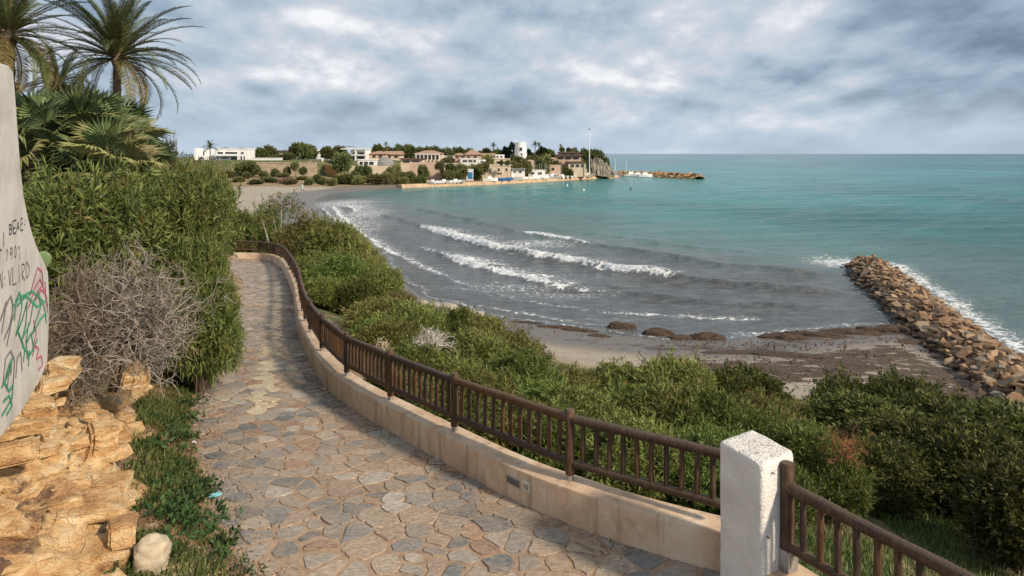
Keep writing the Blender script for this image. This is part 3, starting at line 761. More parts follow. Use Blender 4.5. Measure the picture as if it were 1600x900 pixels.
# fence
POST_H = 0.92
S_POST = [s_of_px(px, .20) for px in (890, 710, 610, 542, 503, 485)]
step = 2.1
while S_POST[-1] + step < ARC[-1] - 6: S_POST.append(S_POST[-1] + step)
fence = empty('timber_fence', (0, 0, 0), 0, 'long brown log fence with balusters along the top of the curving wall', 'fence')
x, y, _, _ = on_wall(S_POST[0], .2); fence.location = (x, y, float(zp(y)) + WALL_H)
me_bal = MB().tube([(0, 0, -.03), (0, 0, .2), (0, 0, .49)], [.031, .033, .030], 8).mesh('baluster', True)
me_post = MB().tube([(0, 0, .09), (0, 0, .5), (0, 0, POST_H - .012), (0, 0, POST_H)], [.062, .060, .060, .050], 12).mesh('post', True)
me_foot = MB().box(-.05, .05, -.05, .05, 0.0, .012).tube([(0, 0, .0), (0, 0, .11)], .045, 10).mesh('post_foot', True)
def rail(name, a, b, r, parent, loc, seg=6):
    a = Vector(a) - Vector(loc); b = Vector(b) - Vector(loc); rr = random.Random(hash((round(a.x, 3), round(b.x, 3), r)) & 0xffff)
    pts = [a.lerp(b, i / seg) + (Vector((rr.uniform(-1, 1), rr.uniform(-1, 1), rr.uniform(-1, 1))) * .004 if 0 < i < seg else Vector()) for i in range(seg + 1)]
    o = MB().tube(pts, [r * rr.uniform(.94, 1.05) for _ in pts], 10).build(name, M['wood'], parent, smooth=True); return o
def fence_run(parent, P, first_rail=None, last=True):
    loc = parent.location
    for i, p in enumerate(P):
        if p[3]:
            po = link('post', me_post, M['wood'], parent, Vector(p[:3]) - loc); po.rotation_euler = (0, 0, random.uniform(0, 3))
            fo = link('post_foot', me_foot, M['steel'], po)
        if i + 1 < len(P):
            q = P[i + 1]; a = Vector(p[:3]); b = Vector(q[:3]); L_ = (b - a).length
            up = Vector((0, 0, 1))
            rail('top_rail', a + up * .80, b + up * .80, .058, parent, loc)
            rail('bottom_rail', a + up * .235, b + up * .235, .050, parent, loc)
            nb = max(2, int(round(L_ / .19))) - 1
            for k in range(nb):
                pt = a.lerp(b, (k + 1) / (nb + 1))
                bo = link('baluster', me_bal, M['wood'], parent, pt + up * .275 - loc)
                bo.rotation_euler = (random.gauss(0, .012), random.gauss(0, .012), random.uniform(0, 3))
P = []
x0, y0, nx, ny = on_wall(0.0, .2)
P.append((2.42, 7.46 + .14, float(zp(7.5)) + WALL_H, False))
for s in S_POST:
    x, y, _, _ = on_wall(s, .20); P.append((x, y, float(zp(y)) + WALL_H, True))
fence_run(fence, P)
# pillar
def pillar():
    c = [(2.36, 6.46), (2.80, 6.76), (2.575, 7.32), (2.12, 7.02)]
    cx, cy = sum(p[0] for p in c) / 4, sum(p[1] for p in c) / 4
    root = empty('gate_pillar', (cx, cy, float(zp(7)) - .1), 0, 'square white stucco pillar where the two timber fences meet', 'pillar')
    z1 = H - 2.95 - root.location.z; zb_ = -.3; nS = 72; V = []; f = []
    def ringpt(k, s):
        th = 2 * math.pi * (k + .5) / nS; u, v = math.cos(th), math.sin(th); q = (abs(u) ** 14 + abs(v) ** 14) ** (-1 / 14); u *= q * s; v *= q * s
        wgt = [(1 - u) * (1 - v) / 4, (1 + u) * (1 - v) / 4, (1 + u) * (1 + v) / 4, (1 - u) * (1 + v) / 4]
        return sum(w * p[0] for w, p in zip(wgt, c)) - cx, sum(w * p[1] for w, p in zip(wgt, c)) - cy
    prof_ = [(zb_ + (z1 - .05 - zb_) * t / 44, 1.0) for t in range(45)] + [(z1 - .022, .992), (z1 - .006, .965), (z1, .92)] + [(z1 + .004 * (1 - s), s) for s in (.8, .65, .5, .35, .2, .06)]
    for zz, s in prof_:
        for k in range(nS):
            x, y = ringpt(k, s); V.append([x, y, zz])
    V = np.array(V); nn = fbm(V[:, 0] * 11 + V[:, 2] * 8, V[:, 1] * 11 - V[:, 2] * 5, 5, 4)
    side = (V[:, 2] < z1 - .03)
    rad_ = np.linalg.norm(V[:, :2], axis=1)[:, None] + 1e-6
    V[:, :2] += V[:, :2] / rad_ * (nn * .022 * side)[:, None]; V[:, 2] += np.where(side, 0, nn * .02)
    for i in range(len(prof_) - 1):
        for k in range(nS): f.append((i * nS + k, i * nS + (k + 1) % nS, (i + 1) * nS + (k + 1) % nS, (i + 1) * nS + k))
    mb = MB(); mb.add(V, f + [tuple((len(prof_) - 1) * nS + k for k in range(nS))]); o = mb.build('pillar_shaft', M['stucco'], root)
    o.data.polygons.foreach_set('use_smooth', [True] * len(o.data.polygons))
    for px, py, q in ((1205, 738, 0), (1197, 838, 1)):
        pt = at(px, py, 6.55 if q == 0 else 6.52)
        MB().tube([(0, 0, 0), (.02, -.03, 0)], .008, 6).build('bolt', M['darkgrey'], root, loc=pt - root.location)
pillar()
# second fence with its own footing, towards the right edge
A2 = FENCE2_A; D2 = FENCE2_DIR; Z2 = H - 4.02
N2 = np.array([D2[1], -D2[0]])   # one side
foot = empty('fence_footing', (float(A2[0]), float(A2[1]), Z2), 0, 'short tan concrete footing beside the white pillar under the right fence', 'wall')
Pf = np.stack([A2 + D2 * s for s in np.linspace(-.16, 4.8, 12)])
Tn = np.tile(np.array([-D2[1], D2[0]]), (12, 1))
keep_world(sweep_wall('footing_body', Pf - Tn * .30, Tn, np.full(12, Z2), [(0, -1.2), (0, -.02), (.02, 0), (.48, 0), (.50, -.02), (.50, -1.5)], M['wall']), foot)
fence2 = empty('timber_fence', (float(A2[0]), float(A2[1]), Z2), 0, 'dark log fence running from the pillar to the lower right corner', 'fence')
P = [(float(A2[0] + D2[0] * s), float(A2[1] + D2[1] * s), Z2, True) for s in (0, 2.2, 4.4)]
me_post_keep = me_post
me_post = MB().tube([(0, 0, .12), (0, 0, .5), (0, 0, 1.02), (0, 0, 1.035)], [.066, .065, .064, .055], 12).mesh('tall_post', True)
me_foot = MB().box(-.06, .06, -.06, .06, 0, .012).box(-.070, .070, -.070, .070, .012, .21).box(-.036, .036, -.076, -.0705, .05, .17).mesh('post_bracket')
fence_run(fence2, P)
for ch in fence2.children:
    if ch.name.startswith('post'): ch.rotation_euler = (0, 0, math.atan2(D2[1], D2[0]) + math.pi / 2)
# ------------------------------------------------------------------ foliage makers
def leaves(T, Dn, n, length, width, spread, rng, colA, colB, dry=0.0, droop=0.0):
    """n rhombic leaves per twig tip T with axis Dn"""
    N = len(T)
    T = np.repeat(T, n, 0); A = np.repeat(Dn, n, 0)
    rv = rng.normal(size=(N * n, 3)); rv /= np.linalg.norm(rv, axis=1)[:, None]
    d = A * (1 - spread) + rv * spread; d[:, 2] -= droop; d /= np.linalg.norm(d, axis=1)[:, None]
    s = np.cross(d, rng.normal(size=(N * n, 3))); s /= np.linalg.norm(s, axis=1)[:, None] + 1e-9
    L = length * rng.uniform(.65, 1.25, (N * n, 1)); W = width * rng.uniform(.7, 1.2, (N * n, 1))
    base = T + rv * length * .18 - A * length * rng.uniform(0, .7, (N * n, 1))
    nn = np.cross(d, s)
    V = np.stack([base, base + d * L * .45 + s * W * .5 + nn * W * .12, base + d * L - nn * L * .10, base + d * L * .45 - s * W * .5 + nn * W * .12], 1).reshape(-1, 3)
    Q = np.arange(N * n * 4).reshape(-1, 4)
    tw = np.repeat(rng.uniform(0, 1, (N, 1)), n, 0) * .6 + rng.uniform(0, 1, (N * n, 1)) * .4
    C = np.array(colA) * (1 - tw) + np.array(colB) * tw
    if dry:
        k = (np.repeat(rng.uniform(0, 1, N), n) < dry)[:, None]; C = np.where(k, np.array((.20, .13, .05)) * (.6 + .8 * tw), C)
    return V, Q, np.repeat(C, 4, 0)
def crown_tips(rng, R3, lobes, n, lump=.38, low=-.35):
    """tips on a lumpy crown of half axes R3 (unit base at z=0, centre at z=R3[2]*.95)"""
    out = []; nor = []
    cs = []
    for i in range(lobes):
        v = rng.normal(size=3); v /= np.linalg.norm(v); v[2] = abs(v[2]) * .9 - .25
        cs.append((v * np.array(R3) * rng.uniform(.45, .68), rng.uniform(.7, 1.15) * lump))
    cs.append((np.zeros(3), .62))
    per = int(n / len(cs) * 1.6)
    mean = (R3[0] + R3[1] + R3[2]) / 3
    for c, r in cs:
        d = rng.normal(size=(per, 3)); d /= np.linalg.norm(d, axis=1)[:, None]
        rr = (1 + .22 * rng.normal(size=(per, 1)).clip(-1.6, 1.3)) * r * mean
        p = c + d * rr
        keep = np.ones(per, bool)
        for c2, r2 in cs:
            if c2 is c: continue
            keep &= ~((np.linalg.norm(p - c2, axis=1) < r2 * mean * .80) & (rng.uniform(size=per) > .12))
        keep &= (p[:, 2] > low * R3[2])
        out.append(p[keep]); nor.append(d[keep])
    P = np.concatenate(out); Dn = np.concatenate(nor)
    if len(P) > n:
        k = rng.choice(len(P), n, False); P = P[k]; Dn = Dn[k]
    return P, Dn, cs
SIZE = {}
def crown_mesh(name, seed, R3, tips, nl, ll, lw, colA, colB, up=.55, lobes=9, dry=0.0, spread=.55, droop=0.0, lump=.38, low=-.9, sprig=1.0):
    rng = np.random.default_rng(seed)
    P, Dn, cs = crown_tips(rng, R3, lobes, tips, lump, low)
    P = P + np.array((0, 0, R3[2] * .95)); A = Dn * .7; A[:, 2] += up; A /= np.linalg.norm(A, axis=1)[:, None]
    V, Q, C = leaves(P, A, nl, ll, lw, spread, rng, colA, colB, dry, droop)
    # loose sprigs that break the outline
    k = rng.choice(len(P), max(6, tips // 22), False)
    sp = []
    for i in k:
        for q in range(4): sp.append((P[i] + A[i] * ll * (.3 + .5 * q) * sprig, A[i]))
    V2, Q2, C2 = leaves(np.array([a for a, _ in sp]), np.array([b for _, b in sp]), 5, ll, lw, spread * .9, rng, colA, colB, dry, droop)
    me = np_mesh(name, np.concatenate([V, V2]), np.concatenate([Q, Q2 + len(V)]), np.concatenate([C, C2]))
    me.materials.append(M['leaf'])
    SIZE[me.name] = (float(np.percentile(np.hypot(P[:, 0], P[:, 1]), 96)), float(np.percentile(P[:, 2], 97.5)))
    mb = MB()
    for c, r in cs:
        top = np.array(c) + np.array((0, 0, R3[2] * .95)); j = rng.normal(size=3) * .06
        mb.tube([(rng.normal() * .05, rng.normal() * .05, -.25), tuple(top * np.array((.45, .45, .5)) + j), tuple(top)], [.045, .03, .012], 5, cap=False)
    st = mb.mesh(name + ' stems', True); st.materials.append(M['bark'])
    return me, st
OLIVE_A, OLIVE_B = (.066, .096, .024), (.30, .315, .092)
GREEN_A, GREEN_B = (.050, .088, .020), (.235, .285, .075)
DARK_A, DARK_B = (.024, .036, .012), (.165, .175, .042)
YELL_A, YELL_B = (.088, .110, .028), (.33, .325, .105)
SHRUBS = {
    'narrow': [crown_mesh('narrow leaf crown', 20 + i, (1.0, 1.0, .85), 1900, 9, .125, .024, OLIVE_A, OLIVE_B, lobes=10 + i) for i in range(3)],
    'green': [crown_mesh('green crown', 30 + i, (1.0, 1.0, .85), 1900, 9, .115, .024, GREEN_A, GREEN_B, lobes=10 + i) for i in range(2)],
    'dark': [crown_mesh('dark crown', 40 + i, (1.0, 1.0, .9), 1800, 8, .105, .034, DARK_A, DARK_B, up=.35, lobes=10 + i, lump=.40) for i in range(3)],
    'yellow': [crown_mesh('yellow green crown', 50 + i, (1.0, 1.0, .85), 1700, 9, .115, .022, YELL_A, YELL_B, lobes=9 + i, dry=.04) for i in range(2)],
    'big': [crown_mesh('lanceolate crown', 60 + i, (1.0, 1.0, 1.0), 2300, 10, .135, .022, (.036, .060, .016), (.22, .245, .068), up=.10, lobes=11, droop=.10, dry=.02, lump=.42, spread=.68) for i in range(3)],
    'dull': [crown_mesh('dull dry crown', 70, (1.0, 1.0, .75), 1300, 8, .10, .022, (.075, .070, .030), (.17, .155, .07), lobes=9, dry=.25)],
}
SUFFIX = {}
def shrub(kind, x, y, zb, h, r, label, group=None, name='shrub', rnd=random):
    me, st = rnd.choice(SHRUBS[kind])
    root = empty(name, (x, y, zb), rnd.uniform(0, 6.28), label, 'shrub', group)
    rs_, hs_ = SIZE[me.name]
    sc = Vector((r / rs_, r / rs_ * rnd.uniform(.92, 1.08), h / hs_))
    c = link('foliage', me, None, root); c.scale = sc
    b = link('stem', st, None, root); b.scale = sc
    return root
def shrub_px(kind, px, py, d, r, label, group=None, name='shrub', hmin=.8):
    """a shrub whose top stands at that direction, rooted in the terrain"""
    p = at(px, py, d); zb = tz(p.x, p.y); h = p.z - zb
    if h < hmin: h = hmin
    dw, _, _ = poly_dist(np.array([p.x]), np.array([p.y]), Rw[::3]); r = min(r, max(.45, float(dw[0]) - .30))
    return shrub(kind, p.x, p.y, zb - .05, h, r, label, group, name)

# ------------------------------------------------------------------ shrubs between the wall and the beach
G1 = 'olive green shrubs on the slope between fence and beach'
SLOPE = [  # kind, px, top, distance, radius, label
    ('narrow', 384, 338, 61, 1.9, 'dark olive shrub left of the bare-stemmed small tree behind the far end of the fence'),
    ('green', 412, 330, 59, 1.9, 'green shrub just left of the bare-stemmed small tree beyond the far fence bend'),
    ('dark', 362, 335, 62, 2.0, 'dark shrub peeping past the big left bush at the far end of the path'),
    ('yellow', 486, 345, 50, 2.6, 'large light green shrub right of the bare-stemmed small tree at the fence bend'),
    ('narrow', 515, 352, 45, 2.3, 'tall olive shrub overlooking the foam at the left end of the bay'),
    ('yellow', 545, 368, 44, 2.0, 'light green shrub with its top against the foamy shallows'),
    ('narrow', 490, 395, 38, 2.2, 'broad olive shrub right behind the steep part of the far fence'),
    ('green', 530, 400, 34, 1.9, 'green shrub in the middle of the tall thicket beside the far fence'),
    ('yellow', 572, 402, 38, 1.8, 'light green shrub on the seaward shoulder of the tall thicket'),
    ('narrow', 590, 425, 33, 1.7, 'olive shrub leaning out to the wet sand below the thicket'),
    ('dark', 552, 438, 31, 1.2, 'dark shadowed shrub in the hollow of the tall thicket'),
    ('narrow', 505, 432, 31, 1.7, 'olive shrub above the bare orange soil patch'),
    ('dull', 622, 456, 31, 1.3, 'dull brownish shrub at the beach edge left of the pale flat rocks'),
    ('yellow', 600, 466, 27, 1.5, 'yellowish shrub just above the small patch of bare sand at the thicket foot'),
    ('narrow', 640, 478, 25, 1.4, 'olive shrub left of the dead white bush on the slope'),
    ('green', 580, 500, 21.5, .9, 'green shrub at the lower edge of the bare orange soil patch'),
    ('narrow', 607, 503, 20, 1.3, 'olive shrub between the orange soil patch and the dead white bush'),
    ('green', 705, 482, 26, 1.4, 'green shrub behind the dead white bush at the beach edge'),
    ('yellow', 752, 498, 25, 1.3, 'light green shrub right of the dead white bush at the beach edge'),
    ('green', 640, 545, 15.5, 1.1, 'small bright green shrub behind the third fence post'),
    ('narrow', 735, 525, 20, 1.3, 'olive shrub right below the dead white bush'),
    ('yellow', 800, 515, 22, 1.3, 'light green shrub with a pointed top against the sand'),
    ('narrow', 690, 565, 15, 1.1, 'olive shrub behind the fence just above its fourth panel from the pillar'),
    ('green', 790, 548, 17, 1.3, 'green shrub in the middle of the slope behind the second fence post'),
    ('green', 850, 562, 19, 1.3, 'green shrub at the beach edge straight above the electric box'),
    ('narrow', 745, 592, 13.2, 1.0, 'olive shrub close behind the second fence panel'),
    ('yellow', 905, 575, 18.5, 1.3, 'light green shrub at the sand edge left of the round pair'),
    ('narrow', 965, 568, 19, 1.35, 'olive rounded shrub, left one of the pair standing out against the sand'),
    ('yellow', 1052, 560, 18.5, 1.5, 'pale olive rounded shrub, right one of the pair standing out against the sand'),
    ('green', 830, 598, 13.5, 1.1, 'green shrub behind the rail left of the first fence post'),
    ('narrow', 900, 607, 13, 1.1, 'olive shrub right behind the first fence post'),
    ('green', 975, 606, 13.5, 1.2, 'green shrub behind the middle of the fence panel nearest the pillar'),
    ('narrow', 1050, 612, 13, 1.2, 'olive shrub rising behind the rail just left of the pillar'),
    ('dark', 1165, 572, 22, 1.5, 'low dark bushy shrub at the sand edge behind the pillar'),
    ('dark', 1128, 578, 21, 1.1, 'small dark shrub between the pale round shrub and the dark one behind the pillar'),
    ('green', 1120, 625, 12.5, 1.1, 'green shrub rising just behind the top of the pillar'),
    ('yellow', 1200, 622, 15, 1.2, 'light olive shrub right behind the white pillar'),
    ('green', 1235, 655, 12.2, 1.1, 'green shrub right of the white pillar above the fence post'),
    ('dark', 1318, 588, 22, 1.25, 'dark round shrub below the weed-strewn beach, first of the row under the groyne'),
    ('dark', 1410, 586, 21.5, 1.35, 'dark round shrub in front of the pale beach near the foot of the groyne'),
    ('yellow', 1255, 625, 19, 1.1, 'yellowish low shrub in the gap right of the pillar'),
    ('dark', 1365, 625, 17, 1.5, 'broad dark shrub right of the dead orange fern'),
    ('dark', 1475, 618, 19, 1.6, 'broad dark shrub under the near end of the rock groyne'),
    ('dark', 1555, 632, 17.5, 1.6, 'dark shrub at the right edge of the picture below the groyne'),
    ('dark', 1440, 655, 14.5, 1.4, 'shadowy dark shrub in the second row above the grass clearing'),
    ('dark', 1530, 665, 13.5, 1.5, 'large shadowy dark shrub at the right above the grass'),
    ('dark', 1620, 655, 14, 1.7, 'dark shrub cut by the right edge of the picture'),
    ('dark', 1595, 722, 10.8, 1.1, 'lowest dark shrub at the right edge above the grass'),
    ('dark', 1395, 690, 13.2, 1.1, 'dark shrub in the shade right of the dead orange fern'),
    ('green', 1215, 720, 9.6, .7, 'small green shrub tucked behind the right fence post'),
    ('green', 1090, 668, 10.6, .9, 'green shrub low behind the fence next to the pillar'),
    ('narrow', 990, 660, 10.6, .9, 'olive shrub low behind the balusters of the nearest panel'),
    ('green', 880, 645, 11, .9, 'green shrub low behind the first fence post'),
    ('narrow', 790, 625, 11.6, .9, 'olive shrub low behind the balusters of the second panel'),
    ('green', 680, 595, 13, .8, 'green shrub low behind the balusters of the third panel'),
    ('green', 1290, 700, 11.5, .8, 'green leafy shrub left of the dead orange fern'),
]
for k_, px, py, d, r, lb in SLOPE:
    shrub_px(k_, px, py + (4 if px < 760 else 9), d, r * .92, lb, G1)

# ------------------------------------------------------------------ big bush, dead bush and palms on the left bank
BIG = [
    (75, 302, 12.6, 1.25, 8.6, 'dark green narrow-leaved bush right beside the graffiti wall, left third of the hedge'),
    (165, 292, 13.6, 1.55, 8.4, 'large green narrow-leaved bush behind the dead grey bush'),
    (270, 284, 15.4, 1.25, 8.3, 'large green narrow-leaved bush overhanging the path, right third of the hedge'),
    (312, 285, 18.8, 1.05, 8.1, 'green narrow-leaved bush half hidden behind the overhanging one, farther along the path'),
]
for px, py, d, r, zb, lb in BIG:
    p = at(px, py, d); shrub('big', p.x, p.y, zb, p.z - zb, r, lb, 'bushes of the left bank')
p = at(312, 395, 14.4); shrub('big', p.x, p.y, 7.5, p.z - 7.5, .78, 'low bright lobe of narrow-leaved bush hanging down to the paving', 'bushes of the left bank')
p = at(322, 478, 14.9); shrub('big', p.x, p.y, 7.35, p.z - 7.35, .74, 'lowest lobe of narrow-leaved bush brushing the edge of the paving', 'bushes of the left bank')
p = at(240, 300, 19); shrub('green', p.x, p.y, 9.6, p.z - 9.6, 1.6, 'yellowish green bush behind the hedge under the fan palms', 'bushes of the left bank')
p = at(318, 282, 22); shrub('narrow', p.x, p.y, 8.5, p.z - 8.5, 1.0, 'olive bush peeping over the hedge below the far villas', 'bushes of the left bank')
p = at(262, 240, 26); shrub('dull', p.x, p.y, 8.5, p.z - 8.5, .9, 'dry yellowish bush right of the fan palms under the sky', 'bushes of the left bank')

def twig_bush(name, rng, n_main, L0, r0, depth, colA, colB, flat=1.0, low=.1):
    mb = MB()
    def grow(p, d, L_, r, lev):
        k = 4; pts = [p]; q = p.copy(); dd = d.copy()
        for i in range(k):
            dd = dd + rng.normal(size=3) * .28; dd[2] += .02; dd /= np.linalg.norm(dd)
            q = q + dd * L_ / k; pts.append(q.copy())
        t = rng.uniform(); c = tuple(np.array(colA) * (1 - t) + np.array(colB) * t)
        mb.tube(pts, [r * (1 - .55 * i / k) for i in range(k + 1)], 3, cap=False, col=c)
        if lev < depth:
            for j in range(3 if lev < depth - 1 else 4):
                i = rng.integers(1, k + 1); nd = dd * .55 + rng.normal(size=3) * .55; nd[2] += .08; nd /= np.linalg.norm(nd)
                grow(pts[i], nd, L_ * rng.uniform(.55, .8), r * .58, lev + 1)
    for i in range(n_main):
        d = rng.normal(size=3); d[2] = max(low, d[2]) if low < 0 else abs(d[2]) * .9 + low; d /= np.linalg.norm(d)
        grow(np.zeros(3) + d * .05, d, L0 * rng.uniform(.75, 1.1), r0, 0)
    me = mb.mesh(name, False, True); me.materials.append(M['twig']); return me
def dead_bush(px, py, d, rad, trunk_h, label, seed, n_main=22, colA=(.07, .055, .045), colB=(.38, .33, .28), zb=None, name='dead_bush', depth=3, r0=.020, low=.1):
    rng = np.random.default_rng(seed)
    p = at(px, py, d); zb = tz(p.x, p.y) if zb is None else zb
    root = empty(name, (p.x, p.y, zb), 0, label, 'dead bush')
    me = twig_bush('twigs', rng, n_main, rad * .50, r0, depth, colA, colB, low=low)
    o = link('twigs', me, None, root, (0, 0, p.z - zb))
    if rad < .7: return root
    mb = MB()
    for k in range(3): mb.tube([(rng.normal() * .10 - .08, rng.normal() * .1, -.2), (rng.normal() * .08, rng.normal() * .08, (p.z - zb) * .5), (rng.normal() * .04, rng.normal() * .04, p.z - zb + .1)], [.036, .030, .02], 6)
    mb.build('trunk', M['bark'], root, smooth=True)
    return root
DB = dead_bush(192, 512, 10.6, 1.52, .5, 'big leafless tangle of grey twigs on the sandstone ledge in front of the green bush', 5, n_main=100, zb=9.0, low=-.7)
dead_bush(125, 500, 10.2, 1.1, .5, 'brownish dead twigs between the graffiti wall and the big grey tangle', 6, n_main=30, low=-.4, colA=(.07, .045, .032), colB=(.22, .16, .115), zb=9.2)
dead_bush(672, 545, 18.5, .95, .4, 'bleached dead bush with white twigs among the green shrubs of the slope', 8, n_main=16, colA=(.34, .30, .27), colB=(.62, .58, .54), r0=.022)
dead_bush(1318, 715, 11.0, .55, .3, 'dead orange-brown fern-like plant in the shade right of the pillar', 9, n_main=14, colA=(.15, .06, .028), colB=(.36, .15, .06), depth=3, r0=.010)
dead_bush(600, 550, 17.5, .42, .2, 'small pale dry plant at the edge of the bare orange soil patch', 12, n_main=8, colA=(.36, .30, .22), colB=(.55, .47, .36), depth=2)

# small tree with bare stems at the fence bend
def bare_tree():
    p = at(440, 372, 50.5); zb = tz(p.x, p.y); rng = np.random.default_rng(3)
    root = empty('small_tree', (p.x, p.y, zb), 0, 'small tree with pale bare leaning stems and a thin crown at the fence bend', 'tree')
    mb = MB()
    tops = []
    for px, py in ((425, 330), (452, 325), (470, 340), (440, 315), (410, 345)):
        q = at(px, py, 50.5 + rng.normal() * .6) - root.location; tops.append(q)
        mb.tube([(rng.normal() * .15, 0, -.2), tuple(q * .45 + Vector((rng.normal() * .2, 0, .2))), tuple(q)], [.11, .075, .03], 6)
    mb.build('trunk', plain('pale dead bark', (.42, .38, .33), .9, .3, 6), root, smooth=True)
    V = []; 
    T = np.concatenate([np.array(q)[None] + rng.normal(size=(70, 3)) * np.array((.55, .6, .38)) for q in tops]); A = rng.normal(size=T.shape); A[:, 2] = abs(A[:, 2]); A /= np.linalg.norm(A, axis=1)[:, None]
    V, Q, C = leaves(T, A, 6, .22, .07, .6, rng, (.06, .07, .025), (.17, .165, .06), .15)
    me = np_mesh('crown', V, Q, C); link('crown', me, M['leaf'], root)
bare_tree()

# ------------------------------------------------------------------ palms
def frond_mesh(name, L_, droop, rng, leafl, n=46, colA=(.040, .062, .018), colB=(.125, .145, .045), dry=0.0, width=.036, lift=.35):
    """a feather frond that leaves along +X, arching down"""
    V = []; Q = []; C = []
    def quad(a, b, c, d, col):
        i = len(V); V.extend([a, b, c, d]); Q.append((i, i + 1, i + 2, i + 3)); C.extend([col] * 4)
    P = [np.array((0., 0, 0))]; ang = lift; K = 14
    for i in range(K):
        ang -= droop / K * (0.4 + 1.3 * i / K); P.append(P[-1] + np.array((math.cos(ang), 0, math.sin(ang))) * L_ / K)
    P = np.array(P); Tn = np.gradient(P, axis=0); Tn /= np.linalg.norm(Tn, axis=1)[:, None]
    Nn = np.stack([-Tn[:, 2], np.zeros(K + 1), Tn[:, 0]], 1)
    Y = np.array((0, 1., 0))
    for i in range(K):                      # midrib
        w0, w1 = .030 * (1 - i / K) + .006, .030 * (1 - (i + 1) / K) + .006
        col = (.16, .14, .05)
        quad(P[i] - Y * w0, P[i] + Y * w0, P[i + 1] + Y * w1, P[i + 1] - Y * w1, col)
        quad(P[i] - Y * w0, P[i + 1] - Y * w1, P[i + 1] - Nn[i + 1] * w1, P[i] - Nn[i] * w0, col)
    for j in range(n):
        t = .10 + .90 * (j + .5) / n; x = t * K; i = min(int(x), K - 1); f = x - i
        p = P[i] * (1 - f) + P[i + 1] * f; tg = Tn[i]; nn = Nn[i]
        ll = leafl * (math.sin(math.pi * min(1, t * .92 + .10)) ** .6) * rng.uniform(.85, 1.1)
        for s in (-1, 1):
            d = tg * .62 + Y * s * .78 + nn * rng.uniform(.10, .38); d /= np.linalg.norm(d)
            e = d.copy(); e[2] -= .32; e /= np.linalg.norm(e)
            wv = np.cross(d, nn); wv /= np.linalg.norm(wv) + 1e-9
            q = rng.uniform(); col = np.array(colA) * (1 - q) + np.array(colB) * q
            if rng.uniform() < dry: col = np.array((.26, .19, .08)) * rng.uniform(.6, 1.2)
            m_ = p + d * ll * .5; tip = m_ + e * ll * .5
            quad(p - wv * width * .4, p + wv * width * .4, m_ + wv * width * .5, m_ - wv * width * .5, tuple(col))
            quad(m_ - wv * width * .5, m_ + wv * width * .5, tip + wv * .004, tip - wv * .004, tuple(col))
    me = np_mesh(name, np.array(V), np.array(Q), np.array(C)); me.materials.append(M['palm_leaf']); return me
rngp = np.random.default_rng(21)
FR = [frond_mesh('date frond', 2.75, dr, rngp, .27, n=56, width=.026, lift=.2) for dr in (.5, .8, 1.1, 1.5)]
FRD = [frond_mesh('dry frond', 2.5, 1.9, rngp, .38, colA=(.15, .115, .04), colB=(.30, .24, .10), dry=.4, lift=.0), frond_mesh('olive frond', 2.6, 1.8, rngp, .38, colA=(.085, .085, .028), colB=(.19, .165, .06), dry=.2, lift=.1)]
def date_palm(px, py, d, zb, n, scale, label, seed, trunk_r=.17, skirt=0, old=.25, lean=0.0, low_=112):
    rnd = random.Random(seed); p = at(px, py, d)
    root = empty('date_palm', (p.x - lean, p.y, zb), 0, label, 'palm tree', 'date palms on the left bank')
    top = p - root.location
    mb = MB(); K = 26; pts = []; rad = []
    for i in range(K + 1):
        t = i / K; pts.append(Vector((top.x * t ** 1.3, top.y * t, top.z * t))); rad.append(trunk_r * (1.12 - .25 * t) * (1.08 if i % 2 else .93) * (1.5 if t > .93 else 1))
    mb.tube(pts, rad, 10); mb.build('trunk', M['bark'], root)
    for i in range(n):
        t = (i + .5) / n
        el = math.radians(84 - low_ * t ** .85) + rnd.gauss(0, .08); az = i * 2.39996 + rnd.gauss(0, .18)
        dry = t > 1 - old
        me = rnd.choice(FRD) if dry and rnd.random() < .75 else FR[min(3, int(rnd.uniform(0, 1.2) + t * 2.8))]
        f = link('frond', me, None, root, top + Vector((math.cos(az) * .08, math.sin(az) * .08, .05 - .25 * t)))
        f.rotation_euler = Euler((rnd.gauss(0, .15), -el + .15, az), 'XYZ'); s = scale * rnd.uniform(.85, 1.08) * (1.0 - .22 * max(0, (.25 - t)) / .25); f.scale = (s, s, s)
    for i in range(skirt):
        az = rnd.uniform(0, 6.28); k = rnd.uniform(.45, .97)
        f = link('dead_frond', FRD[0], None, root, Vector((top.x * k, top.y * k, top.z * k)) + Vector((math.cos(az), math.sin(az), 0)) * trunk_r * .6)
        f.rotation_euler = Euler((rnd.gauss(0, .2), math.radians(66) + rnd.gauss(0, .14), az), 'XYZ'); s = scale * rnd.uniform(.5, .75); f.scale = (s, s, s)
    return root
date_palm(183, 84, 25, 9.5, 72, 1.14, 'tall date palm with a full round crown and slim trunk against the sky', 1, .15, 3, .10, low_=100)
date_palm(12, 48, 23, 9.5, 74, 1.05, 'date palm with a shaggy dead-frond skirt cut by the left picture edge', 2, .24, 40, .3)
date_palm(92, 128, 27, 9.5, 44, .68, 'smaller drooping yellowish palm between the two tall date palms', 3, .2, 6, .8)

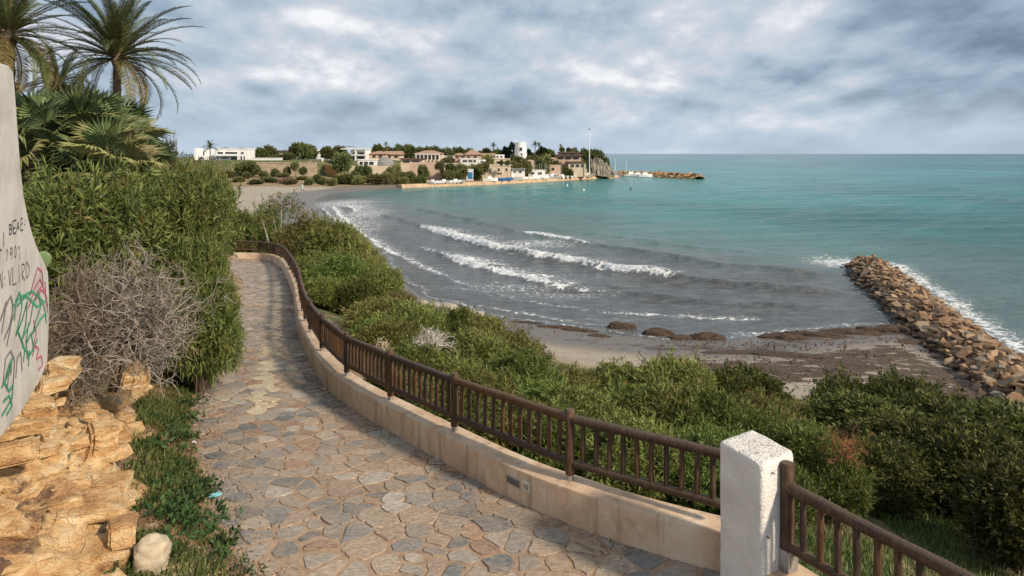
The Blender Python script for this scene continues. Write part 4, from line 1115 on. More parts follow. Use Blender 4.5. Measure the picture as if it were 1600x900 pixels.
def fan_leaf(name, rng, R_, colA, colB, segs=26, fold=.30, droop=.25, pet=.75):
    V = []; Q = []; C = []
    def quad(a, b, c, d, col):
        i = len(V); V.extend([a, b, c, d]); Q.append((i, i + 1, i + 2, i + 3)); C.extend([col] * 4)
    w = .018
    quad((0, -w, 0), (0, w, 0), (pet, w, 0), (pet, -w, 0), (.10, .12, .04)); quad((0, -w, 0), (pet, -w, 0), (pet, 0, -.02), (0, 0, -.02), (.10, .12, .04))
    c = np.array((pet, 0, 0.))
    span = math.radians(128)
    for k in range(segs):
        a0 = -span + 2 * span * k / segs; a1 = -span + 2 * span * (k + 1) / segs; am = (a0 + a1) / 2
        r1 = R_ * .60; r2 = R_ * rng.uniform(.88, 1.06) * (.80 + .20 * math.cos(am * .7))
        def pt(a, r, h): return c + np.array((math.cos(a) * r, math.sin(a) * r, h - droop * (r / R_) ** 2 * R_ * .5 + abs(math.sin(a)) * r * .28))
        q = rng.uniform(); col = tuple(np.array(colA) * (1 - q) + np.array(colB) * q)
        hm = .035 * R_ * 1.6
        quad(pt(a0, .02, 0), pt(am, .02, 0), pt(am, r1, hm), pt(a0, r1, 0), col)
        quad(pt(am, .02, 0), pt(a1, .02, 0), pt(a1, r1, 0), pt(am, r1, hm), col)
        tip = pt(am + rng.normal() * .03, r2, -.08 * rng.uniform(0, 1.5))
        quad(pt(a0, r1, 0), pt(am, r1, hm), tip, tip, col) if False else None
        i = len(V); V.extend([pt(a0, r1, 0), pt(am, r1, hm), pt(a1, r1, 0), tip]); Q.append((i, i + 1, i + 3, i + 3)); Q.append((i + 1, i + 2, i + 3, i + 3)); C.extend([col] * 4)
    me = bpy.data.meshes.new(name)
    me.from_pydata([tuple(v) for v in V], [], [tuple(dict.fromkeys(q)) for q in Q]); me.update()
    a = me.color_attributes.new('Col', 'FLOAT_COLOR', 'POINT'); a.data.foreach_set('color', [x for c_ in C for x in (*c_, 1.0)])
    me.materials.append(M['palm_leaf']); return me
FAN = [fan_leaf('fan', rngp, .62, (.065, .10, .038), (.19, .235, .10), droop=dr) for dr in (.1, .35, .6)]
FANY = [fan_leaf('fan yellow', rngp, .60, (.16, .165, .06), (.31, .29, .12), droop=.5)]
def fan_palm(px, py, d, zb, n, scale, label, seed, yel=.2, low=-35):
    rnd = random.Random(seed); p = at(px, py, d)
    root = empty('fan_palm', (p.x, p.y, zb), 0, label, 'palm tree', 'fan palms on the left bank')
    top = p - root.location
    MB().tube([(0, 0, 0), tuple(top * .5), tuple(top)], [.17, .15, .14], 9).build('trunk', M['bark'], root)
    for i in range(n):
        t = (i + .5) / n; el = math.radians(80 + (low - 80) * t) + rnd.gauss(0, .12); az = i * 2.39996 + rnd.gauss(0, .2)
        me = rnd.choice(FANY) if rnd.random() < yel * (t + .3) else rnd.choice(FAN)
        f = link('fan_leaf', me, None, root, top); f.rotation_euler = Euler((rnd.gauss(0, .35), -el, az), 'XYZ'); s = scale * rnd.uniform(.85, 1.12); f.scale = (s, s, s)
fan_palm(128, 238, 16.5, 9.8, 54, 1.25, 'broad fan palm with grey-green leaves below the tall date palms', 4)
fan_palm(180, 238, 18.5, 9.4, 44, 1.1, 'right-hand fan palm with spiky fans against the sky and villas', 5, .35)
fan_palm(55, 235, 15.5, 9.8, 40, 1.1, 'dark fan palm right behind the graffiti wall', 6, .1)
fan_palm(170, 268, 15.6, 9.2, 34, 1.0, 'low fan palm with yellowing lower leaves just above the hedge', 7, .7)
p = at(70, 245, 20); shrub('big', p.x, p.y, 9.8, p.z - 9.8 + .9, 2.0, 'dark bush filling the gap behind the fan palms by the wall', 'bushes of the left bank')

# prickly pear pad by the wall
def pear():
    p = at(66, 432, 9.3)
    root = empty('prickly_pear', tuple(p), 0, 'pale green prickly pear pad sticking out beside the graffiti wall', 'cactus')
    for dx, dz, s, ry in ((.0, .26, .72, .25), (-.16, .06, .7, -.2)):
        bm = bmesh.new(); bmesh.ops.create_icosphere(bm, subdivisions=2, radius=1)
        for v in bm.verts: v.co = Vector((v.co.x * .15 * (1 + .25 * v.co.z), v.co.y * .025, v.co.z * .20)) * s
        me = bpy.data.meshes.new('pad'); bm.to_mesh(me); bm.free(); me.polygons.foreach_set('use_smooth', [True] * len(me.polygons))
        o = link('pad', me, plain('cactus', (.14, .20, .085), .6, .15, 8) if 'cactus' not in bpy.data.materials else bpy.data.materials['cactus'], root, (dx, 0, dz - .05)); o.rotation_euler = (0.1, ry, .3)
pear()
# ------------------------------------------------------------------ sandstone ledge, boulder, graffiti wall
def n3(x, y, z, s, o=4): return (fbm(x + 3.1 * z, y - 2.3 * z, s, o) + fbm(y + 1.7 * z + 9, z * 1.9 - x * .6, s + 5, o)) 
def hull_rock(rng, fx, fy, fz):
    P = rng.uniform(-1, 1, (13, 3)); P /= (np.abs(P) ** 4).sum(1)[:, None] ** .25; P *= rng.uniform(.75, 1.0, (13, 1)); P *= np.array((fx, fy, fz))
    bm = bmesh.new(); vs = [bm.verts.new(p) for p in P]
    r = bmesh.ops.convex_hull(bm, input=vs); bmesh.ops.delete(bm, geom=[g for g in r['geom_interior'] if isinstance(g, bmesh.types.BMVert)], context='VERTS')
    me = bpy.data.meshes.new('armour_stone'); bm.to_mesh(me); bm.free(); return me
def outcrop():
    E = smooth_poly(resample(ROCK_E, .05), 20); N = normals(E)        # right of travel; we want the left side
    hb = np.array([(0, -.35), (0, -.1), (.0, .12), (.02, .25), (.02, .40), (.05, .55), (.05, .70), (.09, .82), (.14, .90), (.24, .95), (.40, 1.0), (.60, 1.06), (.80, 1.12), (.93, 1.22), (.96, 1.45), (1.02, 1.62), (1.04, 1.85), (1.2, 2.0), (1.6, 2.10), (2.2, 2.3), (3.2, 2.6), (5.0, 3.0)])
    ts = np.r_[0, np.cumsum(np.linalg.norm(np.diff(hb, axis=0), axis=1))]; tt = np.linspace(0, ts[-5], 96); tt = np.r_[tt, np.linspace(ts[-5], ts[-1], 22)[1:]]
    e = np.interp(tt, ts, hb[:, 0]); h = np.interp(tt, ts, hb[:, 1])
    n = len(E); k = len(e)
    y = E[:, 1][:, None]; s = np.linspace(0, 1, n)[:, None]
    EE = np.repeat(e[None], n, 0); HH = np.repeat(h[None], n, 0)
    # the ledge is broad at the near end, narrower and rising faster farther on
    wide = sstep(9.2, 7.2, y)
    EE = EE + wide * .35 * sstep(.5, 1.0, HH) + .32 * fbm(y * .9, y * 0, 71) * np.ones_like(EE) + .16 * sstep(.3, 1.0, HH) * vnoise(np.floor(y * 1.6) * np.ones_like(HH), np.floor(HH * 3.2), 9)
    HH = HH * (1 - .10 * wide) + .10 * fbm(y * 2 + EE, EE * 1.4, 72) * sstep(.2, 1, HH)
    X = E[:, 0][:, None] - N[:, 0][:, None] * EE; Y = y - N[:, 1][:, None] * EE; Z = zp(Y) + HH
    # bedding: harder layers stand proud, plus fracture relief
    lay = vnoise(np.zeros_like(Z), Z * 7.0 + 1.2 * fbm(X * .8, Y * .8, 73), 74) - .5
    fac = sstep(.05, .4, HH) * sstep(3.5, 1.5, EE)
    cell = np.round(vnoise(X * 2.3 + Z, Y * 2.3, 75) * 4) / 4 - .5
    jag = np.abs(n3(X * 3.2, Y * 3.2, Z * 2.0, 79, 3))
    dsp = (.30 * lay + .20 * cell + .24 * n3(X * 1.6, Y * 1.6, Z * 1.6, 76) - .22 * jag) * fac
    X = X + N[:, 0][:, None] * dsp; Y = Y + N[:, 1][:, None] * dsp; Z = Z + .16 * n3(X * 2.2, Y * 2.2, Z, 77) * sstep(.3, .9, HH) + .13 * (np.round(vnoise(X * 1.9, Y * 2.6, 175) * 3) / 3 - .5) * sstep(.5, 1.0, HH) * sstep(3.5, 2, EE) + .05 * n3(X * 7, Y * 7, Z, 177)
    dirt = sstep(.30, .55, EE) * sstep(1.1, .8, EE - .3 * wide) * (.50 + .12 * wide * sstep(7.2, 6.4, Y)) * (1 - .5 * sstep(7.4, 7.9, Y) * sstep(9.0, 8.5, Y)) + sstep(2.1, 2.8, EE) * .6
    root = empty('sandstone_outcrop', (float(E[80, 0]), float(E[80, 1]), 7.9), 0, 'layered orange sandstone ledge with brown dirt on top beside the path', 'rock')
    idx = np.arange(n * k).reshape(n, k)
    Q = np.stack([idx[:-1, :-1], idx[:-1, 1:], idx[1:, 1:], idx[1:, :-1]], -1).reshape(-1, 4)
    o = link('bedrock', np_mesh('bedrock', np.stack([X, Y, Z], -1).reshape(-1, 3), Q, attrs={'dirt': dirt}, smooth=True), M['rock'])
    keep_world(o, root)
    rng = np.random.default_rng(4)
    LS = [hull_rock(rng, 1, .8, .6) for _ in range(5)]
    for q in LS: q.materials.append(M['rock']); q.name = 'loose_stone'; q.attributes.new('dirt', 'FLOAT', 'POINT')
    ii, jj = np.where((EE > .25) & (EE < 1.9) & (Y > 6.0) & (Y < 11.5))
    for _ in range(70):
        q = rng.integers(len(ii)); s_ = rng.choice([.025, .04, .06, .09], p=[.4, .3, .2, .1]); l_ = link('loose_stone', LS[rng.integers(5)], None, root, Vector((X[ii[q], jj[q]], Y[ii[q], jj[q]], Z[ii[q], jj[q]] + s_ * .3)) - root.location)
        l_.scale = (s_, s_, s_); l_.rotation_euler = (rng.normal() * .4, rng.normal() * .4, rng.uniform(0, 6))
    HB = [hull_rock(rng, 1, rng.uniform(.6, .9), rng.uniform(.35, .55)) for _ in range(6)]
    for q in HB: q.materials.append(M['rock']); q.name = 'rock_block'; q.attributes.new('dirt', 'FLOAT', 'POINT')
    ii, jj = np.where((HH > .12) & (HH < 2.1) & (EE < 1.7) & (Y > 5.8) & (Y < 11.0) & ~((EE > .45) & (EE < .95) & (Y > 8.6)))
    for _ in range(58):
        q = rng.integers(len(ii)); s_ = rng.uniform(.10, .30); l_ = link('rock_block', HB[rng.integers(6)], None, root, Vector((X[ii[q], jj[q]], Y[ii[q], jj[q]], Z[ii[q], jj[q]] - s_ * .12)) - root.location)
        l_.scale = (s_, s_, s_ * rng.uniform(.7, 1.2)); l_.rotation_euler = (rng.normal() * .14, rng.normal() * .14, rng.uniform(0, 6))
    BL = [  # px, py, d, width, depth, height, tilt
(160, 876, 6.95, .50, .45, .36, .05), (140, 790, 7.42, .70, .6, .12, .06), (192, 830, 7.05, .26, .4, .22, .0), (160, 690, 8.62, .34, .5, .42, .10), (95, 735, 8.2, .30, .35, .16, .15), (100, 575, 9.3, .36, .4, .26, .1), (215, 590, 10.2, .36, .5, .24, .1), (120, 665, 8.9, .20, .22, .10, .4), (140, 650, 8.9, .13, .16, .08, .2), (110, 690, 8.7, .12, .14, .08, -.2), (40, 668, 7.75, .5, .3, .16, .10), (20, 705, 7.35, .5, .3, .20, -.06), (62, 636, 8.25, .4, .3, .2, .05), (88, 600, 8.9, .35, .3, .16, -.1), (70, 700, 8.0, .34, .3, .14, .2), (118, 742, 7.95, .3, .3, .10, .1), (175, 755, 7.9, .42, .4, .14, -.05)]
    for px, py, d, w, dp, hh, tl in BL:
        bm = bmesh.new(); bmesh.ops.create_cube(bm, size=1)
        for v in bm.verts: v.co.x *= rng.uniform(.78, 1.08); v.co.y *= rng.uniform(.8, 1.1); v.co.z *= rng.uniform(.85, 1.1)
        bmesh.ops.bevel(bm, geom=bm.edges[:], offset=.10, segments=2, affect='EDGES')
        bmesh.ops.subdivide_edges(bm, edges=bm.edges[:], cuts=2, use_grid_fill=True)
        for v in bm.verts:
            c = Vector((v.co.x * w, v.co.y * dp, v.co.z * hh)); q = c * 5 + Vector((px * .1, py * .1, 0))
            nn = n3(np.array([q.x]), np.array([q.y]), np.array([q.z]), 80, 3)[0]; l2 = vnoise(np.array([0.0]), np.array([c.z * 16 + px]), 3)[0] - .5
            g = Vector((c.x, c.y, c.z * .4)).normalized() if c.length > 1e-6 else Vector()
            v.co = c + g * (nn * .10 * min(1, w * 2.4) + l2 * .035)
        me = bpy.data.meshes.new('rock_block'); bm.to_mesh(me); bm.free()
        me.polygons.foreach_set('use_smooth', [True] * len(me.polygons)); me.set_sharp_from_angle(angle=math.radians(38))
        a = me.attributes.new('dirt', 'FLOAT', 'POINT')
        b = link('rock_block', me, M['rock']); b.location = at(px, py, d); b.rotation_euler = (rng.normal() * .08, tl, math.radians(25) + rng.normal() * .3)
        bpy.context.view_layer.update(); mw = b.matrix_world.copy(); b.parent = root; b.matrix_parent_inverse = Matrix.Translation(-root.location)
    return root
outcrop()
def stone_blob(rng, sx, sy, sz, sub=3, amp=.16):
    bm = bmesh.new(); bmesh.ops.create_icosphere(bm, subdivisions=sub, radius=1)
    off = rng.uniform(0, 50)
    for v in bm.verts:
        c = v.co.copy(); r = 1 + amp * 2 * n3(np.array([c.x * 1.1 + off]), np.array([c.y * 1.1]), np.array([c.z * 1.1]), 90, 3)[0]
        m_ = max(abs(c.x), abs(c.y), abs(c.z)); c = c * (.72 + .28 / m_ * .8) * r
        v.co = Vector((c.x * sx, c.y * sy, c.z * sz))
    me = bpy.data.meshes.new('stone'); bm.to_mesh(me); bm.free(); me.polygons.foreach_set('use_smooth', [True] * len(me.polygons)); return me
rb = np.random.default_rng(31)
pb = at(238, 866, 6.95)
M['boulder'] = plain('pale limestone', (.46, .38, .27), .88, .35, 5, .02)
o = link('boulder', stone_blob(np.random.default_rng(77), .19, .17, .21, 4, .20), M['boulder'], None, pb); o.rotation_euler = (0.1, .12, .3); tag(o, 'pale rounded boulder at the foot of the sandstone ledge among weeds', 'boulder')

def graffiti_wall():
    A = Vector((-4.87, 6.5)); T = Vector((-.455, 1.0)).normalized(); Nn = Vector((T.y, -T.x))   # faces the path
    def on_face(px, py, lift=0.0):
        k = (px - PX0) / F; y = (A.x + .455 * A.y) / (k + .455); x = k * y
        z = H - (py - PY0) / F * y
        return Vector((x + Nn.x * lift, y + Nn.y * lift, z))
    out = [(-420, 60), (-60, 92), (0, 98), (14, 103), (21, 112), (24, 150), (28, 205), (32, 260), (37, 305), (44, 340), (51, 366), (59, 388), (68, 406), (75, 424), (77, 460), (76, 520), (74, 566), (66, 586), (52, 612), (36, 640), (16, 665), (0, 684), (-60, 740), (-420, 900)]
    root = empty('graffiti_wall', tuple(on_face(40, 640)), 0, 'dirty white plastered wall end with scrawled green and pink graffiti at the left edge', 'wall')
    fr = [on_face(*q) - root.location for q in out]; bk = [p - Vector((Nn.x, Nn.y, 0)) * .32 for p in fr]
    n = len(out); mb = MB(); mb.add(fr + bk, [tuple(range(n)), tuple(range(2 * n - 1, n - 1, -1))] + [(i, n + i, n + (i + 1) % n, (i + 1) % n) for i in range(n)])
    mb.build('wall_slab', M['whitewall'], root, bevel=.012)
    def strokes(name, col, lines, w, parent=root, rough=.6):
        mb = MB()
        for ln in lines:
            P = resample([Vector((a, b)) for a, b in ln], 1.2) if len(ln) > 1 else None
            if len(ln) > 2: P = smooth_poly(P, 3)
            q = [on_face(a, b, .006) - root.location for a, b in P]
            for i in range(len(q) - 1):
                d = (q[i + 1] - q[i]); s_ = Vector((Nn.x, Nn.y, 0)).cross(d).normalized() * w * .5
                e_ = d.normalized() * w * .2
                mb.add([q[i] - s_ - e_, q[i] + s_ - e_, q[i + 1] + s_ + e_, q[i + 1] - s_ + e_], [(0, 1, 2, 3)])
        m = bpy.data.materials.get('paint ' + name + str(col)) or plain('paint ' + name + str(col), col, rough, .45, 9)
        return mb.build(name, m, parent)
    GL = {'L': [[(0, 0), (0, 1), (.7, 1)]], 'I': [[(.3, 0), (.3, 1)]], 'B': [[(0, 0), (0, 1), (.6, .9), (.6, .55), (0, .5), (.5, .4), (.5, .05), (0, 0)]], 'E': [[(.7, 0), (0, 0), (0, 1), (.7, 1)], [(0, .5), (.6, .5)]],
          'A': [[(0, 1), (.35, 0), (.7, 1)], [(.15, .6), (.55, .6)]], 'U': [[(0, 0), (0, .85), (.35, 1), (.7, .85), (.7, 0)]], '1': [[(.1, .25), (.35, 0), (.35, 1)]], '9': [[(.6, .4), (.3, .55), (.05, .3), (.3, 0), (.6, .2), (.55, 1)]], '0': [[(.3, 0), (.02, .4), (.1, .9), (.4, 1), (.65, .5), (.5, .08), (.3, 0)]],
          'N': [[(0, 1), (0, 0), (.65, 1), (.65, 0)]], 'V': [[(0, 0), (.35, 1), (.7, 0)]], 'R': [[(0, 1), (0, 0), (.6, .1), (.55, .45), (0, .5), (.65, 1)]], 'D': [[(0, 0), (0, 1), (.5, .85), (.65, .4), (0, 0)]], ':': [[(.2, .3), (.25, .4)], [(.2, .75), (.25, .85)]], '.': [[(.2, .9), (.28, 1)]]}
    rgj = np.random.default_rng(2)
    def text(s, x0, y0, x1, y1, h):
        out_ = []
        n_ = len(s)
        for i, ch in enumerate(s):
            t = i / n_; bx = x0 + (x1 - x0) * t; by = y0 + (y1 - y0) * t; cw = (x1 - x0) / n_ * .95
            for ln in GL.get(ch, []): out_.append([(bx + a * cw + rgj.normal() * .5, by + (b * .8 + .1) * h + rgj.normal() * 1.2 + a * cw * (y1 - y0) / (x1 - x0)) for a, b in ln])
        return out_
    blk = (.055, .052, .055)
    strokes('graffiti_writing', blk, text('LI', -4, 366, 10, 355, 30) + text('BEAE:', 14, 348, 43, 334, 22), .014)
    strokes('graffiti_writing', blk, text('1901', 8, 386, 34, 380, 24), .011)
    strokes('graffiti_writing', blk, text('N:VLIRD', -2, 424, 48, 402, 34), .012)
    g = (.10, .46, .28)
    strokes('graffiti_tag', g, [[(22, 500), (24, 470), (30, 456), (34, 478), (28, 508), (24, 525), (34, 500), (42, 470), (40, 505), (34, 530), (46, 505), (52, 470), (60, 456), (63, 480), (54, 505), (50, 522), (62, 500), (70, 490), (72, 505)], [(44, 505), (40, 538), (48, 520), (52, 545), (42, 560), (40, 530)], [(18, 482), (30, 465), (50, 455), (66, 470), (72, 495)], [(45, 548), (44, 572)],
                             [(16, 585), (18, 560), (12, 575), (6, 598), (14, 612), (20, 600), (18, 622), (8, 640), (2, 650)], [(2, 605), (10, 590), (16, 570)], [(4, 628), (14, 618), (18, 634), (10, 648)], [(26, 478), (40, 462), (58, 480), (70, 470)], [(34, 540), (46, 555), (58, 530)], [(28, 520), (38, 545), (36, 565)]], .032)
    strokes('graffiti_tag', (.68, .18, .27), [[(46, 462), (52, 440), (58, 418), (65, 424), (67, 445), (58, 455), (54, 470), (64, 452), (72, 462), (74, 480)], [(70, 440), (71, 470), (74, 488)], [(50, 556), (54, 540), (60, 545), (56, 562), (64, 556), (66, 570), (60, 578)], [(52, 500), (56, 520), (50, 545)], [(44, 480), (54, 450), (62, 436), (70, 456)]], .026)
    strokes('graffiti_tag', (.34, .34, .36), [[(2, 520), (8, 480), (16, 462), (20, 480), (14, 510), (6, 530)], [(10, 540), (18, 500), (24, 480)], [(0, 500), (10, 470)], [(4, 600), (8, 560), (16, 548), (22, 562), (20, 600)], [(24, 590), (26, 560), (32, 550), (34, 580)], [(10, 610), (14, 580), (18, 566)]], .030, rough=.8)
graffiti_wall()

# ------------------------------------------------------------------ weeds and grass
def blades(name, X, Y, Z, length, width, rng, colA, colB, lean=.55):
    n = len(X)
    az = rng.uniform(0, 6.28, n); L_ = length * rng.uniform(.5, 1.3, n); ln = rng.uniform(.15, lean * 1.6, n)
    d = np.stack([np.cos(az) * ln, np.sin(az) * ln, np.ones(n)], 1); d /= np.linalg.norm(d, axis=1)[:, None]
    s = np.stack([-np.sin(az + .5), np.cos(az + .5), np.zeros(n)], 1) * width * rng.uniform(.7, 1.3, (n, 1))
    b = np.stack([X, Y, Z - .01], 1); tip = b + d * L_[:, None]; tip[:, 2] -= ln * L_ * .35
    mid = b + d * L_[:, None] * .55
    V = np.stack([b - s * .5, b + s * .5, mid + s * .4, mid - s * .4], 1); V2 = np.stack([mid - s * .4, mid + s * .4, tip + s * .05, tip - s * .05], 1)
    V = np.concatenate([V, V2], 1).reshape(-1, 3); Q = np.arange(n * 8).reshape(-1, 4)
    q = rng.uniform(0, 1, (n, 1)); C = np.repeat(np.array(colA) * (1 - q) + np.array(colB) * q, 8, 0)
    return np_mesh(name, V, Q, C)
def strip_points(n, y0, y1, rng):
    y = rng.uniform(y0, y1, n); t = rng.beta(1.1, 1.3, n)
    xl = np.interp(y, ROCK_E[:, 1], ROCK_E[:, 0]); xr = np.interp(y, Lw[:, 1], Lw[:, 0])
    x = xl + (xr - xl) * t + rng.normal(0, .04, n); return x, y, t
rg = np.random.default_rng(17)
def bank_strip():
    # earth bank between ledge and paving
    ys = np.arange(5.2, 17.0, .08); T = np.linspace(-.12, 1.1, 22)
    xl = np.interp(ys, ROCK_E[:, 1], ROCK_E[:, 0]); xr = np.interp(ys, Lw[:, 1], Lw[:, 0])
    X = xl[:, None] + (xr - xl)[:, None] * T[None]; Y = np.repeat(ys[:, None], len(T), 1)
    Z = zp(Y) + .05 + .34 * sstep(.95, .1, np.repeat(T[None], len(ys), 0)) * (0.6 + .9 * vnoise(X * 1.1, Y * 1.1, 6)) + .06 * fbm(X * 5, Y * 5, 7) - .12 * sstep(.97, 1.08, np.repeat(T[None], len(ys), 0))
    idx = np.arange(X.size).reshape(X.shape); Q = np.stack([idx[:-1, :-1], idx[:-1, 1:], idx[1:, 1:], idx[1:, :-1]], -1).reshape(-1, 4)
    me = np_mesh('earth_bank', np.stack([X, Y, Z], -1).reshape(-1, 3), Q, attrs={'soil': np.ones(X.size), 'grass': np.full(X.size, .30), 'wet': np.zeros(X.size), 'weed': np.zeros(X.size)}, smooth=True)
    tag(link('earth_bank', me, M['ground']), 'earth bank with weeds between sandstone ledge and paving', kind='structure')
    def zb(x, y):
        xl = np.interp(y, ROCK_E[:, 1], ROCK_E[:, 0]); xr = np.interp(y, Lw[:, 1], Lw[:, 0]); t = (x - xl) / (xr - xl)
        return zp(y) + .05 + .34 * sstep(.95, .1, t) * (0.6 + .9 * vnoise(x * 1.1, y * 1.1, 6)) + .06 * fbm(x * 5, y * 5, 7)
    return zb
zbank = bank_strip()
x, y, t = strip_points(26000, 6.2, 16.4, rg)
k = (fbm(x * 1.3, y * 1.3, 33, 3) + .10 * sstep(10, 12, y) > .03 + .25 * (t > .92)) & (t < 1.02) & (rg.uniform(size=len(x)) < .65)
me = blades('weeds', x[k], y[k], zbank(x[k], y[k]), .17, .018, rg, (.034, .060, .014), (.17, .20, .06), 1.1)
tag(link('weeds', me, M['leaf']), 'green weeds and grass tufts between the rock ledge and paving', 'weeds', kind='stuff')
x, y, t = strip_points(12000, 5.8, 16, rg); k = fbm(x * 1.3, y * 1.3, 33, 3) < .06
me = blades('dry_grass', x[k], y[k], zbank(x[k], y[k]), .10, .010, rg, (.14, .085, .035), (.36, .25, .12), .9)
tag(link('dry_grass', me, M['leaf']), 'dry brown stalks and litter between the weeds on the bank', 'dry grass', kind='stuff')
# grass clearing at the lower right
n = 52000
x = rg.uniform(2.2, 13, n); y = rg.uniform(5.5, 15, n)
dw_, sw_, _ = poly_dist(x, y, R_ter); k = (dw_ * sw_ > .55) & (fbm(x * .7, y * .7, 44, 3) > -.10)
x = x[k]; y = y[k]; z = terrain(x, y)
me = blades('clearing_grass', x, y, z, .20, .016, rg, (.036, .066, .014), (.15, .195, .055))
tag(link('grass', me, M['leaf']), 'grass and low plants in the clearing below the right fence', 'grass', kind='stuff')
n = 30000
x = rg.uniform(3.2, 10, n); y = rg.uniform(5, 11.5, n); dw_, sw_, _ = poly_dist(x, y, R_ter)
k = (dw_ * sw_ > .6) & (fbm(x * .7, y * .7, 44, 3) < .04); x = x[k]; y = y[k]
me = blades('straw', x, y, terrain(x, y), .16, .012, rg, (.16, .145, .06), (.42, .38, .20), .9)
tag(link('dry_grass', me, M['leaf']), 'straw-coloured dry grass in the clearing below the right fence', 'dry grass', kind='stuff')
def leafy(px, py, d, s, label, seed, group='leafy weeds at the edge of the paving'):
    rng = np.random.default_rng(seed); p = at(px, py, d); zg = float(zbank(np.array([p.x]), np.array([p.y]))[0])
    T = rng.normal(size=(26, 3)) * np.array((.13, .13, .06)) * s; T[:, 2] = abs(T[:, 2]) + .03; A = T.copy(); A[:, 2] += .10; A /= np.linalg.norm(A, axis=1)[:, None]
    V, Q, C = leaves(T, A, 4, .085 * s, .045 * s, .5, rng, (.028, .062, .020), (.075, .135, .045))
    root = empty('leafy_weed', (p.x, p.y, zg), 0, label, 'weed', group)
    link('foliage', np_mesh('leafy weed', V, Q, C), M['leaf'], root)
for i, (px, py, d, s, lb) in enumerate(((292, 760, 8.7, 1.2, 'dark leafy weed in the middle of the verge beside the paving'), (300, 800, 8.3, 1.3, 'large dark leafy weed above the pale boulder'), (325, 815, 8.15, 1.0, 'leafy weed spilling onto the paving below the blue wrapper'), (282, 830, 7.9, 1.1, 'leafy weed right beside the pale boulder'), (320, 725, 9.4, .8, 'small weed reaching onto the paving above the blue wrapper'), (255, 740, 8.9, 1.0, 'leafy weed close against the sandstone blocks'), (340, 865, 7.6, .8, 'small leafy weed by the crumpled white paper'), (275, 690, 9.7, .9, 'leafy weed upper in the verge below the hanging bush'), (380, 885, 7.35, .6, 'small weed at the bottom edge on the paving'))):
    leafy(px, py, d, s, lb, 100 + i)
rw = np.random.default_rng(61)
for i in range(16):
    yy = rw.uniform(6.9, 13.5); xl_ = float(np.interp(yy, ROCK_E[:, 1], ROCK_E[:, 0])); xr_ = float(np.interp(yy, Lw[:, 1], Lw[:, 0])); xx = xl_ + (xr_ - xl_) * rw.uniform(.2, .98); z_ = float(zbank(np.array([xx]), np.array([yy]))[0])
    leafy(PX0 + xx / yy * F, PY0 + (H - z_) / yy * F, yy, rw.uniform(.6, 1.2), 'small leafy green weed among the grass of the verge', 300 + i, 'small weeds in the grass of the verge')
# dry leaves and grit along the edges of the paving
n = 5200
sA = rg.uniform(0, ARC[-1] - 8, n); off = -np.abs(rg.normal(0, .16, n)) - .01
x = np.interp(sA, ARC, Rw[:, 0]) + np.interp(sA, ARC, RN[:, 0]) * off; y = np.interp(sA, ARC, Rw[:, 1]) + np.interp(sA, ARC, RN[:, 1]) * off
k = vnoise(sA * .9, sA * 0, 7) > .35; x = x[k]; y = y[k]
yl = rg.uniform(6.5, 24, 1500); xl = np.interp(yl, Lw[:, 1], Lw[:, 0]) + np.abs(rg.normal(0, .28, 1500)); x = np.r_[x, xl]; y = np.r_[y, yl]
x = np.r_[x, rg.uniform(-5, 2, 260)]; y = np.r_[y, rg.uniform(7.2, 14, 260)]
x, y = x[in_path(x, y, .08)], y[in_path(x, y, .08)]
me = blades('grit', x, y, zp(y) + .02, .035, .018, rg, (.07, .045, .025), (.30, .21, .12), 2.5)
tag(link('dry_leaves', me, M['leaf']), 'dry leaves and grit along the foot of the wall and verge', 'dry leaves', kind='stuff')
# litter
def scrap(name, px, py, w, col, label, seed, flat=.25):
    rng = np.random.default_rng(seed); p = on_path(px, py); bm = bmesh.new(); bmesh.ops.create_icosphere(bm, subdivisions=2, radius=1)
    for v in bm.verts:
        c = v.co * (1 + rng.normal() * .22); v.co = Vector((c.x * w, c.y * w * .6, c.z * w * flat))
    me = bpy.data.meshes.new(name); bm.to_mesh(me); bm.free()
    m = plain('litter ' + name, col, .5, .15, 20)
    o = link(name, me, m, None, (p[0], p[1], float(zp(p[1])) + .06 + w * flat * .5)); o.rotation_euler = (0, 0, rng.uniform(0, 3)); tag(o, label, 'litter')
scrap('plastic_wrapper', 335, 782, .085, (.18, .45, .52), 'crumpled light blue plastic wrapper at the left edge of the paving', 1)
scrap('crumpled_paper', 336, 893, .07, (.62, .66, .70), 'crumpled white paper at the bottom edge near the pale boulder', 2, .6)
scrap('paper_scrap', 303, 697, .055, (.68, .58, .56), 'small pinkish white scrap at the verge above the blue wrapper', 3)
scrap('paper_scrap', 300, 727, .05, (.6, .62, .68), 'small white and blue scrap among the weeds halfway up the verge', 4)

